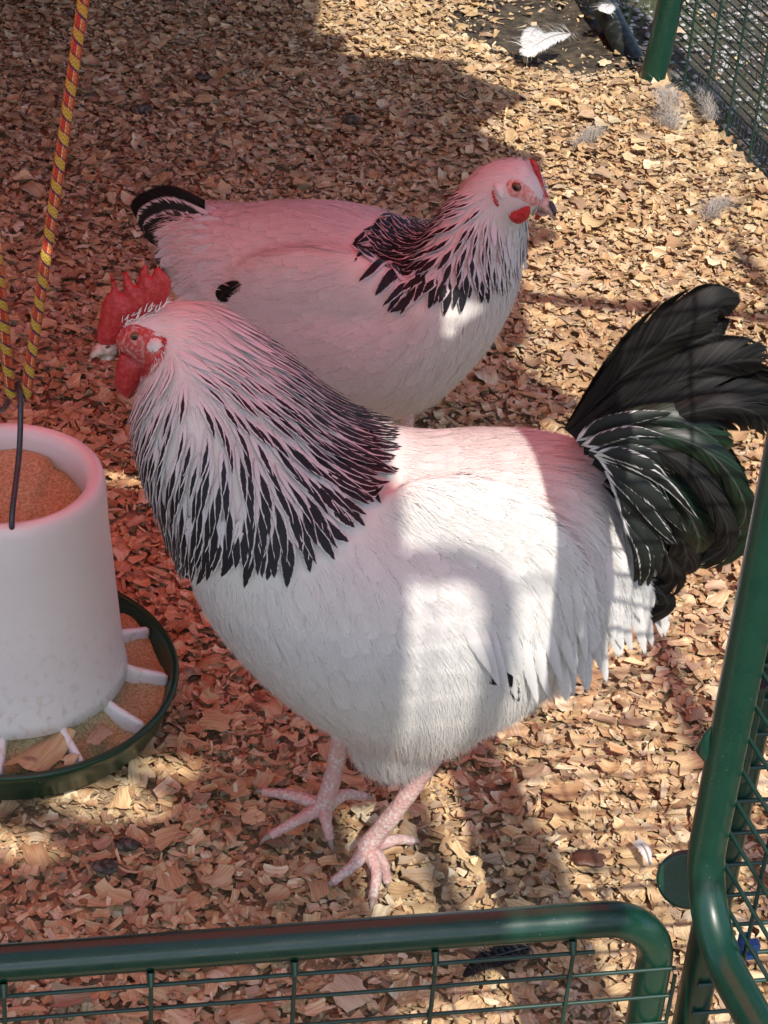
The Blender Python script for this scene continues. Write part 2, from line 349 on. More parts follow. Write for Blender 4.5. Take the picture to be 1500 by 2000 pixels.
PAL = np.array([(.72, .53, .31), (.76, .59, .38), (.66, .46, .27), (.60, .40, .24), (.80, .68, .49), (.47, .29, .17), (.46, .34, .25), (.66, .49, .35), (.36, .24, .17)])
PW = np.array([.20, .18, .15, .12, .10, .08, .06, .08, .03]); PW /= PW.sum()
def flakes(xy, sc, nl, nw, lift, tilt, wr=(.4, .95)):
    """curled wood shavings with torn ends: nl x nw vertices each"""
    n = len(xy)
    l = sc * np.clip(rng.lognormal(0, .36, n), .4, 1.7); w = l * rng.uniform(wr[0], wr[1], n)
    u = np.linspace(-.5, .5, nl); t = np.linspace(-.5, .5, nw)
    Uu, Tt = np.meshgrid(u, t, indexing='ij'); m = nl * nw
    x = Uu.ravel()[None, :] * l[:, None]; y = Tt.ravel()[None, :] * w[:, None]
    ends = (np.abs(Uu.ravel()) > .49)[None, :]; sides = (np.abs(Tt.ravel()) > .49)[None, :]
    x = x + ends * rng.uniform(-.13, .13, (n, m)) * l[:, None] - np.sign(x) * ends * sides * rng.uniform(0, .14, (n, m)) * l[:, None]
    y = y + sides * rng.uniform(-.14, .10, (n, m)) * w[:, None]
    y = y * (1 + rng.uniform(-.5, .3, n)[:, None] * Uu.ravel()[None, :])
    cl = rng.normal(0, .17, n)[:, None] * l[:, None]; cw = rng.normal(0, .20, n)[:, None] * w[:, None]
    z = cl * (Uu.ravel() ** 2 * 4)[None, :] * .8 + cw * (Tt.ravel() ** 2 * 4)[None, :] * .8
    z += rng.normal(0, .14, n)[:, None] * (Uu.ravel() * Tt.ravel() * 4)[None, :] * w[:, None]
    z += rng.normal(0, .018, (n, m)) * w[:, None]
    p = np.stack([x, y, z], -1)
    az = rng.uniform(0, 2 * np.pi, n); tl = np.abs(rng.normal(0, tilt, n)); td = rng.uniform(0, 2 * np.pi, n)
    ca, sa = np.cos(az), np.sin(az)
    p = np.stack([p[..., 0] * ca[:, None] - p[..., 1] * sa[:, None], p[..., 0] * sa[:, None] + p[..., 1] * ca[:, None], p[..., 2]], -1)
    ax = np.stack([np.cos(td), np.sin(td), np.zeros(n)], -1)[:, None, :]
    c, s_ = np.cos(tl)[:, None, None], np.sin(tl)[:, None, None]
    p = p * c + np.cross(np.broadcast_to(ax, p.shape), p) * s_ + ax * (p * ax).sum(-1, keepdims=True) * (1 - c)
    zz = np.array([litter_z(a, b) for a, b in xy]) + lift
    p[..., 0] += xy[:, 0, None]; p[..., 1] += xy[:, 1, None]; p[..., 2] += zz[:, None]
    ii = (np.arange(nl - 1)[:, None] * nw + np.arange(nw - 1)[None, :]).ravel()
    q = np.stack([ii, ii + 1, ii + nw + 1, ii + nw], -1)
    f = (np.arange(n) * m)[:, None, None] + q[None]
    uv = np.broadcast_to(np.stack([Uu.ravel() + .5, Tt.ravel() + .5], -1)[None], (n, m, 2)).copy()
    uv[..., 1] *= (w / .02)[:, None]
    col = PAL[rng.choice(len(PAL), n, p=PW)] * np.array([.99, 1.04, 1.04]) * rng.uniform(.80, 1.10, (n, 1))
    a = np.concatenate([col, rng.uniform(0, 60, (n, 1))], 1)
    a = np.broadcast_to(a[:, None, :], (n, m, 4))
    return p.reshape(-1, 3), f.reshape(-1, 4), uv.reshape(-1, 2), a.reshape(-1, 4)
def scatter(n, margin=.3):
    out = []
    bl, br, tl_, tr_ = G(0, 2000), G(1500, 2000), G(0, 0), G(1500, 0)
    while len(out) < n:
        y = rng.uniform(.95, 4.0); t = (y - bl[1]) / (tl_[1] - bl[1])
        x0 = bl[0] + (tl_[0] - bl[0]) * t - margin; x1 = br[0] + (tr_[0] - br[0]) * t + margin
        if rng.random() > (x1 - x0) / 2.1: continue
        x = rng.uniform(x0, x1); fs = fence_side(x, y)
        if fs < .0 and rng.random() < (.75 if fs > -.05 else .985): continue
        d = ((x - pit[0]) / .20) ** 2 + ((y - pit[1]) / .20) ** 2
        if d < 1 and rng.random() < .95 * (1 - d * d * .6): continue
        out.append((x, y))
    return np.array(out)
parts = []
for n, sc, nl, nw, lo, hi, ti, wr in ((42000, .0058, 3, 2, -.006, .008, .30, (.18, .6)), (38000, .0088, 3, 3, -.006, .006, .22, (.4, .95)), (25000, .0125, 4, 4, -.004, .007, .20, (.35, .95)), (17000, .0150, 4, 2, -.003, .009, .22, (.10, .30)), (6500, .0170, 5, 5, 0, .008, .18, (.4, .95))):
    xy = scatter(n); parts.append(flakes(xy, sc, nl, nw, rng.uniform(lo, hi, n), ti, wr))
vo_ = 0; V_, F_, U_, A_ = [], [], [], []
for v, f, u, a in parts:
    V_.append(v); F_.append(f + vo_); U_.append(u); A_.append(a); vo_ += len(v)
tag(mesh('wood_shavings', np.concatenate(V_), np.concatenate(F_), M['shaving'], bed, np.concatenate(U_), np.concatenate(A_)), kind='stuff')
# the largest shavings, one by one
xy = scatter(1500, .02); keep = []
for x, y in xy:
    px, py = proj((x, y, 0))
    if 0 < px < 1500 and 350 < py < 2000 and rng.random() < .25 + .75 * (py / 2000): keep.append((x, y))
    if len(keep) == 300: break
for x, y in keep:
    v, f, u, a = flakes(np.array([(x, y)]), .0215, 6, 6, np.array([rng.uniform(.007, .012)]), .16)
    mesh('wood_shaving', v, f, M['shaving'], bed, u, a)

# ================================================================== run frame: gate, door, posts, fence
TR = .0125; WR = .0015
def arc_corner(pts, r, seg=8):
    """round the corners of a polyline"""
    pts = [np.asarray(p, float) for p in pts]; out = [pts[0]]
    for i in range(1, len(pts) - 1):
        a, b, c = pts[i - 1], pts[i], pts[i + 1]
        u = (a - b) / np.linalg.norm(a - b); w = (c - b) / np.linalg.norm(c - b)
        p0, p1 = b + u * r, b + w * r; ctr = b + u * r + w * r
        for k in range(seg + 1):
            t = k / seg * math.pi / 2
            out.append(ctr - w * r * math.cos(t) - u * r * math.sin(t))
    out.append(pts[-1]); return out
Z3 = np.array([0, 0, 1.0])
def share_wires(name, pts_pairs, r, mat, parent, n=6):
    for a, b in pts_pairs: tube(name, [a, b], r, mat, parent, n)
# lower gate (closed), its run turned 12 degrees to the viewer
YAW = math.radians(12); ge = np.array([math.cos(YAW), math.sin(YAW), 0]); gn = np.array([ge[1], -ge[0], 0])
gp = Plane(P(1150, 1797, 1.09), YAW)
ztop = gp.at(1150, 1797)[2]
xr = gp.sz(gp.at(1268, 1930))[0]; xl = xr - .62
def gq(s, z): return gp.O * np.array([1, 1, 0]) + ge * s + Z3 * z
gate = empty('lower_gate', gq(xr - .3, .03), 'closed low green tube gate with wire grid across the bottom of the picture', 'gate')
loop = arc_corner([gq((xl + xr) / 2, ztop), gq(xr, ztop), gq(xr, .035), gq(xl, .035), gq(xl, ztop), gq((xl + xr) / 2, ztop)], .042)
tube('tube_frame', loop, TR, M['tube'], gate, 20)
wo = gn * (TR + WR * .6)
zt = ztop - TR - .004
zs = [zt] + [zt - .0215 - i * .0265 for i in range(10)]
zs = [z for z in zs if z > .045]
for i, z in enumerate(zs):
    e1 = xr - .049 if i == 0 else xr + TR * .85
    tube('wire', [gq(xl - TR * .85, z) + wo, gq(e1, z) + wo], WR, M['wire'], gate, 6)
sv = [gp.sz(gp.at(x, y))[0] for x, y in ((8, 1950), (289, 1925), (563, 1900), (836, 1880), (1104, 1860))]
dv = (sv[-1] - sv[0]) / 4
for i in range(-3, 5):
    s = sv[0] + dv * i
    if s > xl + .02:
        tube('wire', [gq(s, zt + .003) + wo + gn * WR * 1.9, gq(s, .04) + wo + gn * WR * 1.9], WR, M['wire'], gate, 6)
        mesh('weld_blob', *sweep([gq(s, zt + .010) + gn * (TR * .93), gq(s, zt + .002) + gn * (TR + .004)], [.0030, .0022], 8)[:2], M['tube'], gate)
tube('wire', [gq(xr + TR * .9, ztop - .045) + wo, gq(xr + TR * .9, .045) + wo], WR, M['wire'], gate, 6)

# upper door, swung open towards the viewer on the right
psi = math.radians(19); de = np.array([math.sin(psi), -math.cos(psi), 0]); dn = np.array([-de[1], de[0], 0]) * -1
dn = np.array([-math.cos(psi), -math.sin(psi), 0])          # face looking left
H = P(1413, 1440, 1.09) * np.array([1, 1, 0]); H[0] = .228
DZ0, DZ1, DW = .352, 1.06, .50
def dq(s, z): return H + de * s + Z3 * z
door = empty('upper_door', dq(0, DZ0), 'open green tube door with wire grid swung outward at the right edge', 'door')
loop = arc_corner([dq(0, .6), dq(0, DZ0), dq(DW, DZ0), dq(DW, DZ1), dq(0, DZ1), dq(0, .6)], .065, 10)
tube('tube_frame', loop, TR, M['tube'], door, 20)
wd = -dn * (TR + WR * .6)
for i in range(26):
    z = DZ0 + .018 + i * .0265
    if z < DZ1 - .01: tube('wire', [dq(-.004, z) + wd, dq(DW + TR * .8, z) + wd], WR, M['wire'], door, 6)
for i in range(6):
    s = .045 + i * .088; tube('wire', [dq(s, DZ0 - .008) + wd - dn * WR * 1.9, dq(s, DZ1 + .008) + wd - dn * WR * 1.9], WR, M['wire'], door, 6)
# hinge lug on the tube
lp = dq(0, P(1372, 1465, 1.09)[2]) + np.array([-.0135, 0, 0])
v, f, _ = sweep([lp + Z3 * .022 + np.array([.003, 0, 0]), lp + Z3 * .012, lp, lp - Z3 * .010 + np.array([.003, 0, 0])], [.0008, .003, .006, .0015], 10)
mesh('hinge_lug', v, f, M['tube'], door)

# fixed front panel right of the door: post, wires, latch
ph = np.array([.2485, 1.13, 0])
def pq(s, z): return ph + ge * s + Z3 * z
panel = empty('front_panel', ph, 'fixed green post and wire panel behind the open door', 'panel')
tube('post', [ph + Z3 * -.03, ph + Z3 * 1.75], TR, M['tube'], panel, 20)
tube('bottom_rail', [pq(0, .03), pq(.6, .03)], TR, M['tube'], panel, 16)
tube('post', [pq(.6, -.03), pq(.6, 1.75)], TR, M['tube'], panel, 16)
for i in range(52):
    z = .06 + i * .0285
    tube('wire', [pq(-.006, z) + gn * (TR + WR), pq(.6, z) + gn * (TR + WR)], WR * 1.1, M['wire'], panel, 6)
for i in range(6):
    s = .06 + i * .09; tube('wire', [pq(s, .02) + gn * (TR + WR * 3), pq(s, 1.7) + gn * (TR + WR * 3)], WR, M['wire'], panel, 6)
lt = P(1462, 1425, 1.105)
tube('latch_barrel', [np.array([lt[0], 1.112, lt[2] - .045]), np.array([lt[0], 1.112, lt[2] + .03])], .0075, M['tube'], panel, 14)
tube('latch_cap', [np.array([lt[0], 1.112, lt[2] + .03]), np.array([lt[0], 1.112, lt[2] + .034])], .0082, M['darkhorn'], panel, 14)
for z in (.135, .150, .165, .180, .195, .21, .225):      # bright patch of weld mesh low on the panel
    tube('mesh_wire', [pq(.010, z) + gn * .022, pq(.16, z) + gn * .022], .0008, M['galv'], panel, 5)
for s in (.02, .038, .056, .074, .092, .11): tube('mesh_wire', [pq(s, .12) + gn * .0235, pq(s, .235) + gn * .0235], .0008, M['galv'], panel, 5)
# round knob plate on the post
kc = P(1343, 1718, 1.118); kn = np.array([-.15, -.93, .33]); kn /= np.linalg.norm(kn)
prof = [(.0005, .003), (.0188, .003), (.0193, .003), (.0209, .0018), (.0213, 0), (.0209, -.002), (.0005, -.003)]
v, f = lathe(prof, 0, 0, 40); q = Vector(kn).to_track_quat('Z', 'Y').to_matrix()
v = [np.array(q @ Vector(p)) + kc for p in v]; mesh('knob_plate', v, f, M['tube'], panel)
tube('knob_stem', [kc - kn * .003, kc + np.array([.024, .012, 0])], .006, M['tube'], panel, 12)
# blue clip on the panel wires
bc = P(1449, 1858, 1.106)
clip = empty('blue_clip', bc - Z3 * .022, 'small blue plastic clip gripping the wires behind the open door', 'clip')
def boxm(c, sx, sy, sz, axx=ge):
    ay = np.array([-axx[1], axx[0], 0]); v = []
    for dz in (-1, 1):
        for dx, dy in ((-1, -1), (1, -1), (1, 1), (-1, 1)): v.append(np.asarray(c) + axx * dx * sx / 2 + ay * dy * sy / 2 + Z3 * dz * sz / 2)
    return v, [(0, 3, 2, 1), (4, 5, 6, 7), (0, 1, 5, 4), (1, 2, 6, 5), (2, 3, 7, 6), (3, 0, 4, 7)]
def rbox(name, c, sx, sy, sz, mat, parent, bev=.001):
    v, f = boxm(c, sx, sy, sz); o = mesh(name, v, f, mat, parent, smooth=False); b = o.modifiers.new('bevel', 'BEVEL'); b.width = bev; b.segments = 2; return o
rbox('clip_body', bc, .007, .008, .030, M['blue'], clip); rbox('clip_jaw', bc + Z3 * .012 + gn * .006 + ge * .002, .013, .008, .005, M['blue'], clip)
rbox('clip_jaw', bc + Z3 * .003 + gn * .006 + ge * .002, .013, .008, .004, M['blue'], clip)

# an unseen wire panel added beside the viewer: throws the arched frame and grid shadow on the rooster
cs = up_sun(P(985, 1065, 1.40), 1.84); hp_e = np.array([math.cos(SUN_AZ), math.sin(SUN_AZ), 0])
def hq(s, z): return cs * np.array([1, 1, 0]) + hp_e * s + Z3 * z
caster = empty('shadow_gate', hq(-.08, 1.36), 'added green tube frame with wire grid, out of view, casting the arched shadow', 'gate')
tube('tube_frame', arc_corner([hq(-.08, 1.835), hq(0, 1.835), hq(0, 1.36), hq(-.17, 1.36), hq(-.17, 1.835), hq(-.08, 1.835)], .055, 8), .0140, M['tube'], caster, 16)
for i in range(17): tube('wire', [hq(-.17, 1.385 + i * .0265), hq(0, 1.385 + i * .0265)], .0017, M['wire'], caster, 6)
for i in range(2): tube('wire', [hq(-.053 - .07 * i, 1.36), hq(-.053 - .1 * i, 1.835)], .0017, M['wire'], caster, 6)
tube('hanger_post', [hq(.30, -.04), hq(.30, 1.9)], .017, M['tube'], caster, 14)
for z in (1.42, 1.80): tube('hanger_arm', [hq(.30, z), hq(.005, z)], .003, M['steel'], caster, 8)

# corner post and side fence at the back
cp0 = G(1286, 160); cp = cp0.copy(); cp[2] = 0
post = tag(tube('corner_post', [cp + np.array([-.006, -.004, -.05]), cp + np.array([-.010, 0, .012]), cp + np.array([-.005, .004, .05]), cp + np.array([.0, .006, .12]), cp + np.array([.03, .01, .5]), cp + np.array([.1, .02, 1.75])], .0205, M['tube'], None, 24),
           'thick green corner post rising from a heap of shavings at the back', 'post')
fl = empty('side_fence', FA, 'green wire mesh side fence running forward from the back corner post', 'fence')
def fq(s, z): return FA * np.array([1, 1, 0]) + fdir * s + Z3 * z
fnrm = np.array([fdir[1], -fdir[0], 0])
for i in range(62):
    tube('wire', [fq(-.02, -.01 + i * .0142), fq(1.7, -.01 + i * .0142)], .0014, M['wire'], fl, 5)
for i in range(20):
    s = .035 + i * .085; tube('wire', [fq(s, -.04) + fnrm * .0028, fq(s, 1.2) + fnrm * .0028], .0019, M['wire'], fl, 6)
v_, f_ = [], []
for i in range(90):
    a, b, _ = sweep([fq(0, i * .0125) - fnrm * .035, fq(1.7, i * .0125) - fnrm * .035], .0005, 4); f_ += [tuple(x + len(v_) for x in t) for t in b]; v_ += a
for i in range(130):
    a, b, _ = sweep([fq(i * .0125, 0) - fnrm * .036, fq(i * .0125, 1.1) - fnrm * .036], .0005, 4); f_ += [tuple(x + len(v_) for x in t) for t in b]; v_ += a
tag(mesh('weld_mesh', v_, f_, M['galv'], fl), kind='stuff')
tube('bottom_rail', [fq(-.02, -.045), fq(1.7, -.045)], .010, M['tube'], fl, 10)
# ground cover outside the fence
n = 5200
k = NT('pebble'); at = k.n('Attribute', attribute_name='fcol'); k.base(at.outputs['Color'], .8); M['pebble'] = k.m
V_, F_, A_ = [], [], []
ico = [(0, 0, 1), (.9, 0, .3), (.28, .85, .3), (-.72, .53, .3), (-.72, -.53, .3), (.28, -.85, .3), (0, 0, -.5)]
icf = [(0, 1, 2), (0, 2, 3), (0, 3, 4), (0, 4, 5), (0, 5, 1), (6, 2, 1), (6, 3, 2), (6, 4, 3), (6, 5, 4), (6, 1, 5)]
for i in range(n):
    s, d = rng.uniform(-.7, 1.2), rng.uniform(.05, .9); c = fq(s, -.038) - fnrm * d; r = rng.uniform(.002, .008); b0 = len(V_)
    g = rng.uniform(.18, .55); a = rng.uniform(0, 6.3)
    for q in ico:
        V_.append(c + r * np.array([q[0] * math.cos(a) - q[1] * math.sin(a), q[0] * math.sin(a) + q[1] * math.cos(a), q[2] * .7]) * rng.uniform(.8, 1.2)); A_.append((g, g * .97, g * .92, 1))
    F_ += [tuple(x + b0 for x in t) for t in icf]
tag(mesh('gravel', V_, F_, M['pebble'], None, None, A_, smooth=False), 'pale gravel on the ground outside the side fence', 'gravel', kind='stuff')
k = NT('grass_blade'); k.base(rgb(.06, .11, .025), .6); M['grass'] = k.m
V_, F_ = [], []
for i in range(1600):
    s, d = rng.uniform(-.7, 1.2), rng.uniform(.06, .9); c = fq(s, -.045) - fnrm * d
    if noise.noise(Vector((c[0] * 7, c[1] * 7, 9))) < .05: continue
    a = rng.uniform(0, 6.3); h = rng.uniform(.02, .06); w = .0012; t = np.array([math.cos(a), math.sin(a), 0]); q = np.array([-t[1], t[0], 0]); b0 = len(V_)
    V_ += [c - q * w, c + q * w, c + Z3 * h * .6 + t * h * .2 + q * w * .8, c + Z3 * h * .6 + t * h * .2 - q * w * .8, c + Z3 * h + t * h * .6]
    F_ += [(b0, b0 + 1, b0 + 2, b0 + 3), (b0 + 3, b0 + 2, b0 + 4)]
tag(mesh('grass', V_, F_, M['grass'], None), 'sparse green grass outside the side fence', 'grass', kind='stuff')
# dark tube lying in the scraped corner
dt = [G(1150, -60, .03), G(1185, 20, .012), G(1212, 75, .0), G(1240, 130, -.025)]
tag(tube('lying_tube', dt, .021, M['darktube'], None, 18), 'dark green tube lying in the scraped hollow by the corner post', 'tube')
# roof pole that carries the rope and the covers
rp = empty('roof_frame', (-.6, 1.66, 1.0), 'green tube poles of the roof holding up the covers', 'roof frame')
tube('pole', [(-1.8, 1.66, 1.06), (.75, 1.66, 1.06)], .0125, M['tube'], rp, 12)
for x in (-1.75, .72): tube('leg', [(x, 1.66, -.04), (x, 1.66, 1.055)], .0125, M['tube'], rp, 12)

# ================================================================== feeder and rope
fc = G(22, 1310, .055); fx, fy = fc[0], fc[1]
PR = .158; HT, HB = .089, .108; ZT = .282
k = NT('milky_plastic'); n1 = k.noise(k.obj, 14, 5); n2 = k.noise(k.obj, 120, 4); sp = k.n('SeparateXYZ'); k.L(k.obj, sp.inputs[0])
dirt = k.ma('MULTIPLY', k.ss(n2, .50, .72), k.ss(k.ma('ADD', sp.outputs[2], k.ma('MULTIPLY', n1, .10)), .26, .10))
col = k.mix(k.ma('MULTIPLY', dirt, .6), k.mix(n1, rgb(.86, .85, .82), rgb(.76, .75, .72)), rgb(.56, .48, .36))
spk = k.noise(k.obj, 75, 2); col = k.mix(k.ma('MULTIPLY', k.ss(spk, .74, .78), k.ss(sp.outputs[2], .2, .12)), col, rgb(.22, .11, .05))
k.base(col, k.ss(n2, .3, .7, .28, .5), Subsurface_Weight=.4); k.b.inputs['Subsurface Radius'].default_value = (.02, .018, .016); M['milky'] = k.m
k = NT('layers_feed'); n1 = k.noise(k.obj, 420, 4); n2 = k.noise(k.obj, 40, 3); k.base(k.mix(k.ss(n1, .35, .65), k.mix(n2, rgb(.40, .28, .12), rgb(.50, .37, .17)), rgb(.70, .58, .33)), .9); k.bump(n1, .9, .004); M['feed'] = k.m
feeder = empty('poultry_feeder', (fx, fy, .012), 'milky white plastic poultry feeder with a dark green pan of feed', 'feeder')
z0 = .062
prof = [(HT - .016, ZT - .012), (HT - .013, ZT - .003), (HT - .006, ZT), (HT, ZT - .004), (HT + .002, ZT - .012), (HT + .004, ZT - .05), (HB - .004, z0 + .05), (HB, z0 + .012), (HB + .003, z0), (HB - .002, z0),
        (HB - .008, z0 + .05), (HT - .006, ZT - .055), (HT - .016, ZT - .04)]
v, f = lathe(prof, fx, fy, 72, True); hop = mesh('hopper', v, f, M['milky'], feeder)
def blob_disc(name, r0, r1, zf, mat, parent, nr=16, na=72):
    v = []; f = []
    for i in range(nr + 1):
        r = r0 + (r1 - r0) * i / nr
        for k_ in range(na):
            a = 2 * math.pi * k_ / na; x, y = r * math.cos(a), r * math.sin(a)
            v.append((fx + x, fy + y, zf(x, y, r) + .0025 * noise.noise(Vector((x * 120, y * 120, 1)))))
    for i in range(nr):
        for k_ in range(na): f.append((i * na + k_, i * na + (k_ + 1) % na, (i + 1) * na + (k_ + 1) % na, (i + 1) * na + k_))
    return mesh(name, v, f, mat, parent)
blob_disc('feed', .0005, HT - .008, lambda x, y, r: ZT - .030 + .010 * math.exp(-((x - .0) ** 2 + (y - .03) ** 2) / .002) - .006 * (x > .03) + .008 * noise.noise(Vector((x * 22, y * 22, 0))), M['feed'], feeder)
blob_disc('feed', .07, PR - .006, lambda x, y, r: .042 + .010 * noise.noise(Vector((x * 25, y * 25, 5))) + .018 * sstep(.12, .09, r), M['feed'], feeder)
prof = [(.001, .012), (PR - .03, .012), (PR - .010, .022), (PR - .001, .050), (PR + .002, .056), (PR, .0595), (PR - .004, .0585), (PR - .006, .052), (PR - .018, .026), (.001, .020)]
v, f = lathe(prof, fx, fy, 96); mesh('pan', v, f, M['pan'], feeder)
for i in range(12):
    a = math.radians(-92 + 30 * i + 8); t = np.array([math.cos(a), math.sin(a), 0]); q = np.array([-t[1], t[0], 0])
    A = np.array([fx, fy, 0]) + t * (HB - .012); B = np.array([fx, fy, 0]) + t * (PR - .012)
    hw0, hw1 = .0038, .0028; v = []
    for pnt, hw, zt_ in ((A, hw0 * 1.6, .078), ((A * .72 + B * .28), hw0, .064), ((A + B) / 2, hw0, .060), (B, hw1, .054), (B + t * .003, hw1 * .5, .051)):
        for sx, zz in ((-1, .026), (-1, zt_ - .003), (-.5, zt_), (.5, zt_), (1, zt_ - .003), (1, .026)): v.append(pnt + q * hw * sx + Z3 * zz)
    f = []
    for s_ in range(4):
        for j in range(5): b = s_ * 6 + j; f.append((b, b + 1, b + 7, b + 6))
    f.append((24, 25, 26, 27, 28, 29)); f.append((5, 4, 3, 2, 1, 0)); mesh('divider_fin', v, f, M['milky'], feeder)
# wire bail: an upside-down V hooked through the rope
hk = P(36, 768, fy)
e1 = np.array([fx + .022, fy - HT + .010, ZT - .012]); e2 = np.array([fx - .022, fy + HT - .010, ZT - .010])
bail = catmull([e1 - Z3 * .012, e1 + Z3 * .02, e1 * .45 + hk * .55 + np.array([.003, 0, .004]), hk + np.array([.004, -.012, .0]), hk + np.array([0, 0, .007]), hk + np.array([-.004, .012, .0]), e2 * .45 + hk * .55 + np.array([-.003, 0, .004]), e2 + Z3 * .02, e2 - Z3 * .012], 60)
tube('bail_wire', bail, .0026, M['steel'], feeder, 10)
# stray shavings in the pan
for (x, y, sc_) in ((85, 1465, .040), (140, 1475, .026), (180, 1440, .022), (60, 1478, .022), (195, 1432, .018)):
    q = G(x, y, .058); v, f, u, a = flakes(np.array([(q[0], q[1])]), sc_, 6, 5, np.array([0.0]), .12); v[:, 2] += .055 - v[:, 2].mean()
    tag(mesh('wood_shaving', v, f, M['shaving'], feeder, u, a))

k = NT('braided_rope'); uvn = k.n('UVMap'); sp = k.n('SeparateXYZ'); k.L(uvn.outputs[0], sp.inputs[0]); u, v = sp.outputs[0], sp.outputs[1]
per = k.ma('FRACT', k.ma('ADD', k.ma('DIVIDE', v, .0225), u)); st = k.ma('FRACT', k.ma('MULTIPLY', u, 8.0))
row = k.ma('FRACT', k.ma('ADD', k.ma('DIVIDE', v, .0038), k.ma('MULTIPLY', k.ma('ABSOLUTE', k.ma('SUBTRACT', st, .5)), 1.3)))
stc = k.ma('FRACT', k.ma('ADD', k.ma('MULTIPLY', u, 4.0), .1))
c = k.mix(k.ss(stc, .45, .55), rgb(.52, .045, .022), rgb(.60, .20, .06))
c = k.mix(k.ss(stc, .86, .90), c, rgb(.72, .52, .25))
yb = k.ma('MULTIPLY', k.ss(per, .02, .05), k.ss(per, .42, .39)); c = k.mix(yb, c, rgb(.56, .43, .06))
nb = k.ma('ADD', k.ma('MULTIPLY', k.ss(per, .40, .43), k.ss(per, .53, .50)), k.ma('MULTIPLY', k.ss(per, .93, .95), k.ss(per, 1.0, .985)))
nb = k.ma('MULTIPLY', nb, k.ss(row, .15, .3), clamp=True); c = k.mix(nb, c, rgb(.012, .02, .09))
k.base(k.mix(k.ma('MULTIPLY', k.ss(row, .34, .0), .85), c, rgb(.08, .03, .015)), .7); k.bump(row, .6, .0008); M['rope'] = k.m
rope = empty('hanging_rope', (hk[0], hk[1], hk[2]), 'red yellow and navy braided rope looped through the feeder hook', 'rope')
top1 = P(158, -120, fy + .0); top1 = hk + (P(155, 0, fy) - hk) * 2.0; d_ = (1.06 - hk[2])
tA = hk + (P(155, 0, fy) - hk) * (d_ / (P(155, 0, fy)[2] - hk[2])); tB = hk + (P(-4, 400, fy) - hk) * (d_ / (P(-4, 400, fy)[2] - hk[2]))
pth = [tA + (hk + np.array([.0075, 0, .006]) - tA) * (i / 120) for i in range(121)]
pth += [hk + np.array([.0075 * math.cos(a), 0, .004 - .0085 * math.sin(a)]) for a in np.linspace(.3, math.pi - .3, 8)]
pth += [hk + np.array([-.0075, 0, .006]) + (tB - hk - np.array([-.0075, 0, .006])) * (i / 120) for i in range(121)]
vv, ff, uu = sweep(pth, .0045, 20, False); vv = np.array(vv); uu = np.array(uu)
mid = np.repeat(np.array(pth), 20, 0); vv = mid + (vv - mid) * (1 + .10 * np.abs(np.sin(uu[:, 0] * math.pi * 8)))[:, None]
mesh('rope_line', vv, ff, M['rope'], rope, uu)

# ================================================================== birds
def loft(plane, secs, nring=64, m=44, power=2.15):
    """closed skin through (top px, bottom px, half width) sections on the bird's mid-plane"""
    rows = []
    for (tx, ty), (bx, by), b in secs:
        t, q = plane.at(tx, ty), plane.at(bx, by); c = (t + q) / 2; h = (t - q) / 2
        L = np.linalg.norm(h); u = h / L; ta = math.tan(math.radians(35))
        a = math.sqrt(max((L * .45) ** 2, L * L - (b * ta * u[2]) ** 2))
        rows.append(np.concatenate([c, u * a, [b]]))
    rows = catmull(rows, nring); v = []; f = []
    for r in rows:
        c, h, b = r[:3], r[3:6], max(r[6], .002)
        for k_ in range(m):
            t = 2 * math.pi * k_ / m; cs, sn = math.cos(t), math.sin(t)
            v.append(c + h * math.copysign(abs(cs) ** (2 / power), cs) + plane.n * b * math.copysign(abs(sn) ** (2 / power), sn))
    n = len(rows)
    for i in range(n - 1):
        for k_ in range(m): f.append((i * m + k_, i * m + (k_ + 1) % m, (i + 1) * m + (k_ + 1) % m, (i + 1) * m + k_))
    f.append(tuple(range(m - 1, -1, -1))); f.append(tuple((n - 1) * m + k_ for k_ in range(m)))
    return v, f
def ellipsoid(c, ax, n=20, m=28):
    v = []; f = []
    for i in range(n + 1):
        a = math.pi * i / n
        for k_ in range(m):
            t = 2 * math.pi * k_ / m
            v.append(c + ax[0] * math.cos(a) + ax[1] * max(math.sin(a), 1e-4) * math.cos(t) + ax[2] * max(math.sin(a), 1e-4) * math.sin(t))
    for i in range(n):
        for k_ in range(m): f.append((i * m + k_, i * m + (k_ + 1) % m, (i + 1) * m + (k_ + 1) % m, (i + 1) * m + k_))
    f.append(tuple(range(m - 1, -1, -1))); f.append(tuple(n * m + k_ for k_ in range(m)))
    return v, f
def union_skin(name, pieces, mat, parent, voxel=.0042, it=26):
    v, f = [], []
    for a, b in pieces: f += [tuple(x + len(v) for x in t) for t in b]; v += list(a)
    o = mesh(name, v, f, mat, None)
    r = o.modifiers.new('r', 'REMESH'); r.mode = 'VOXEL'; r.voxel_size = voxel
    s = o.modifiers.new('s', 'SMOOTH'); s.factor = .5; s.iterations = it
    dg = bpy.context.evaluated_depsgraph_get(); me = bpy.data.meshes.new_from_object(o.evaluated_get(dg))
    bpy.data.objects.remove(o); me.name = name
    me.polygons.foreach_set('use_smooth', np.ones(len(me.polygons), dtype=bool))
    if not me.materials: me.materials.append(mat)
    return put(bpy.data.objects.new(name, me), parent)

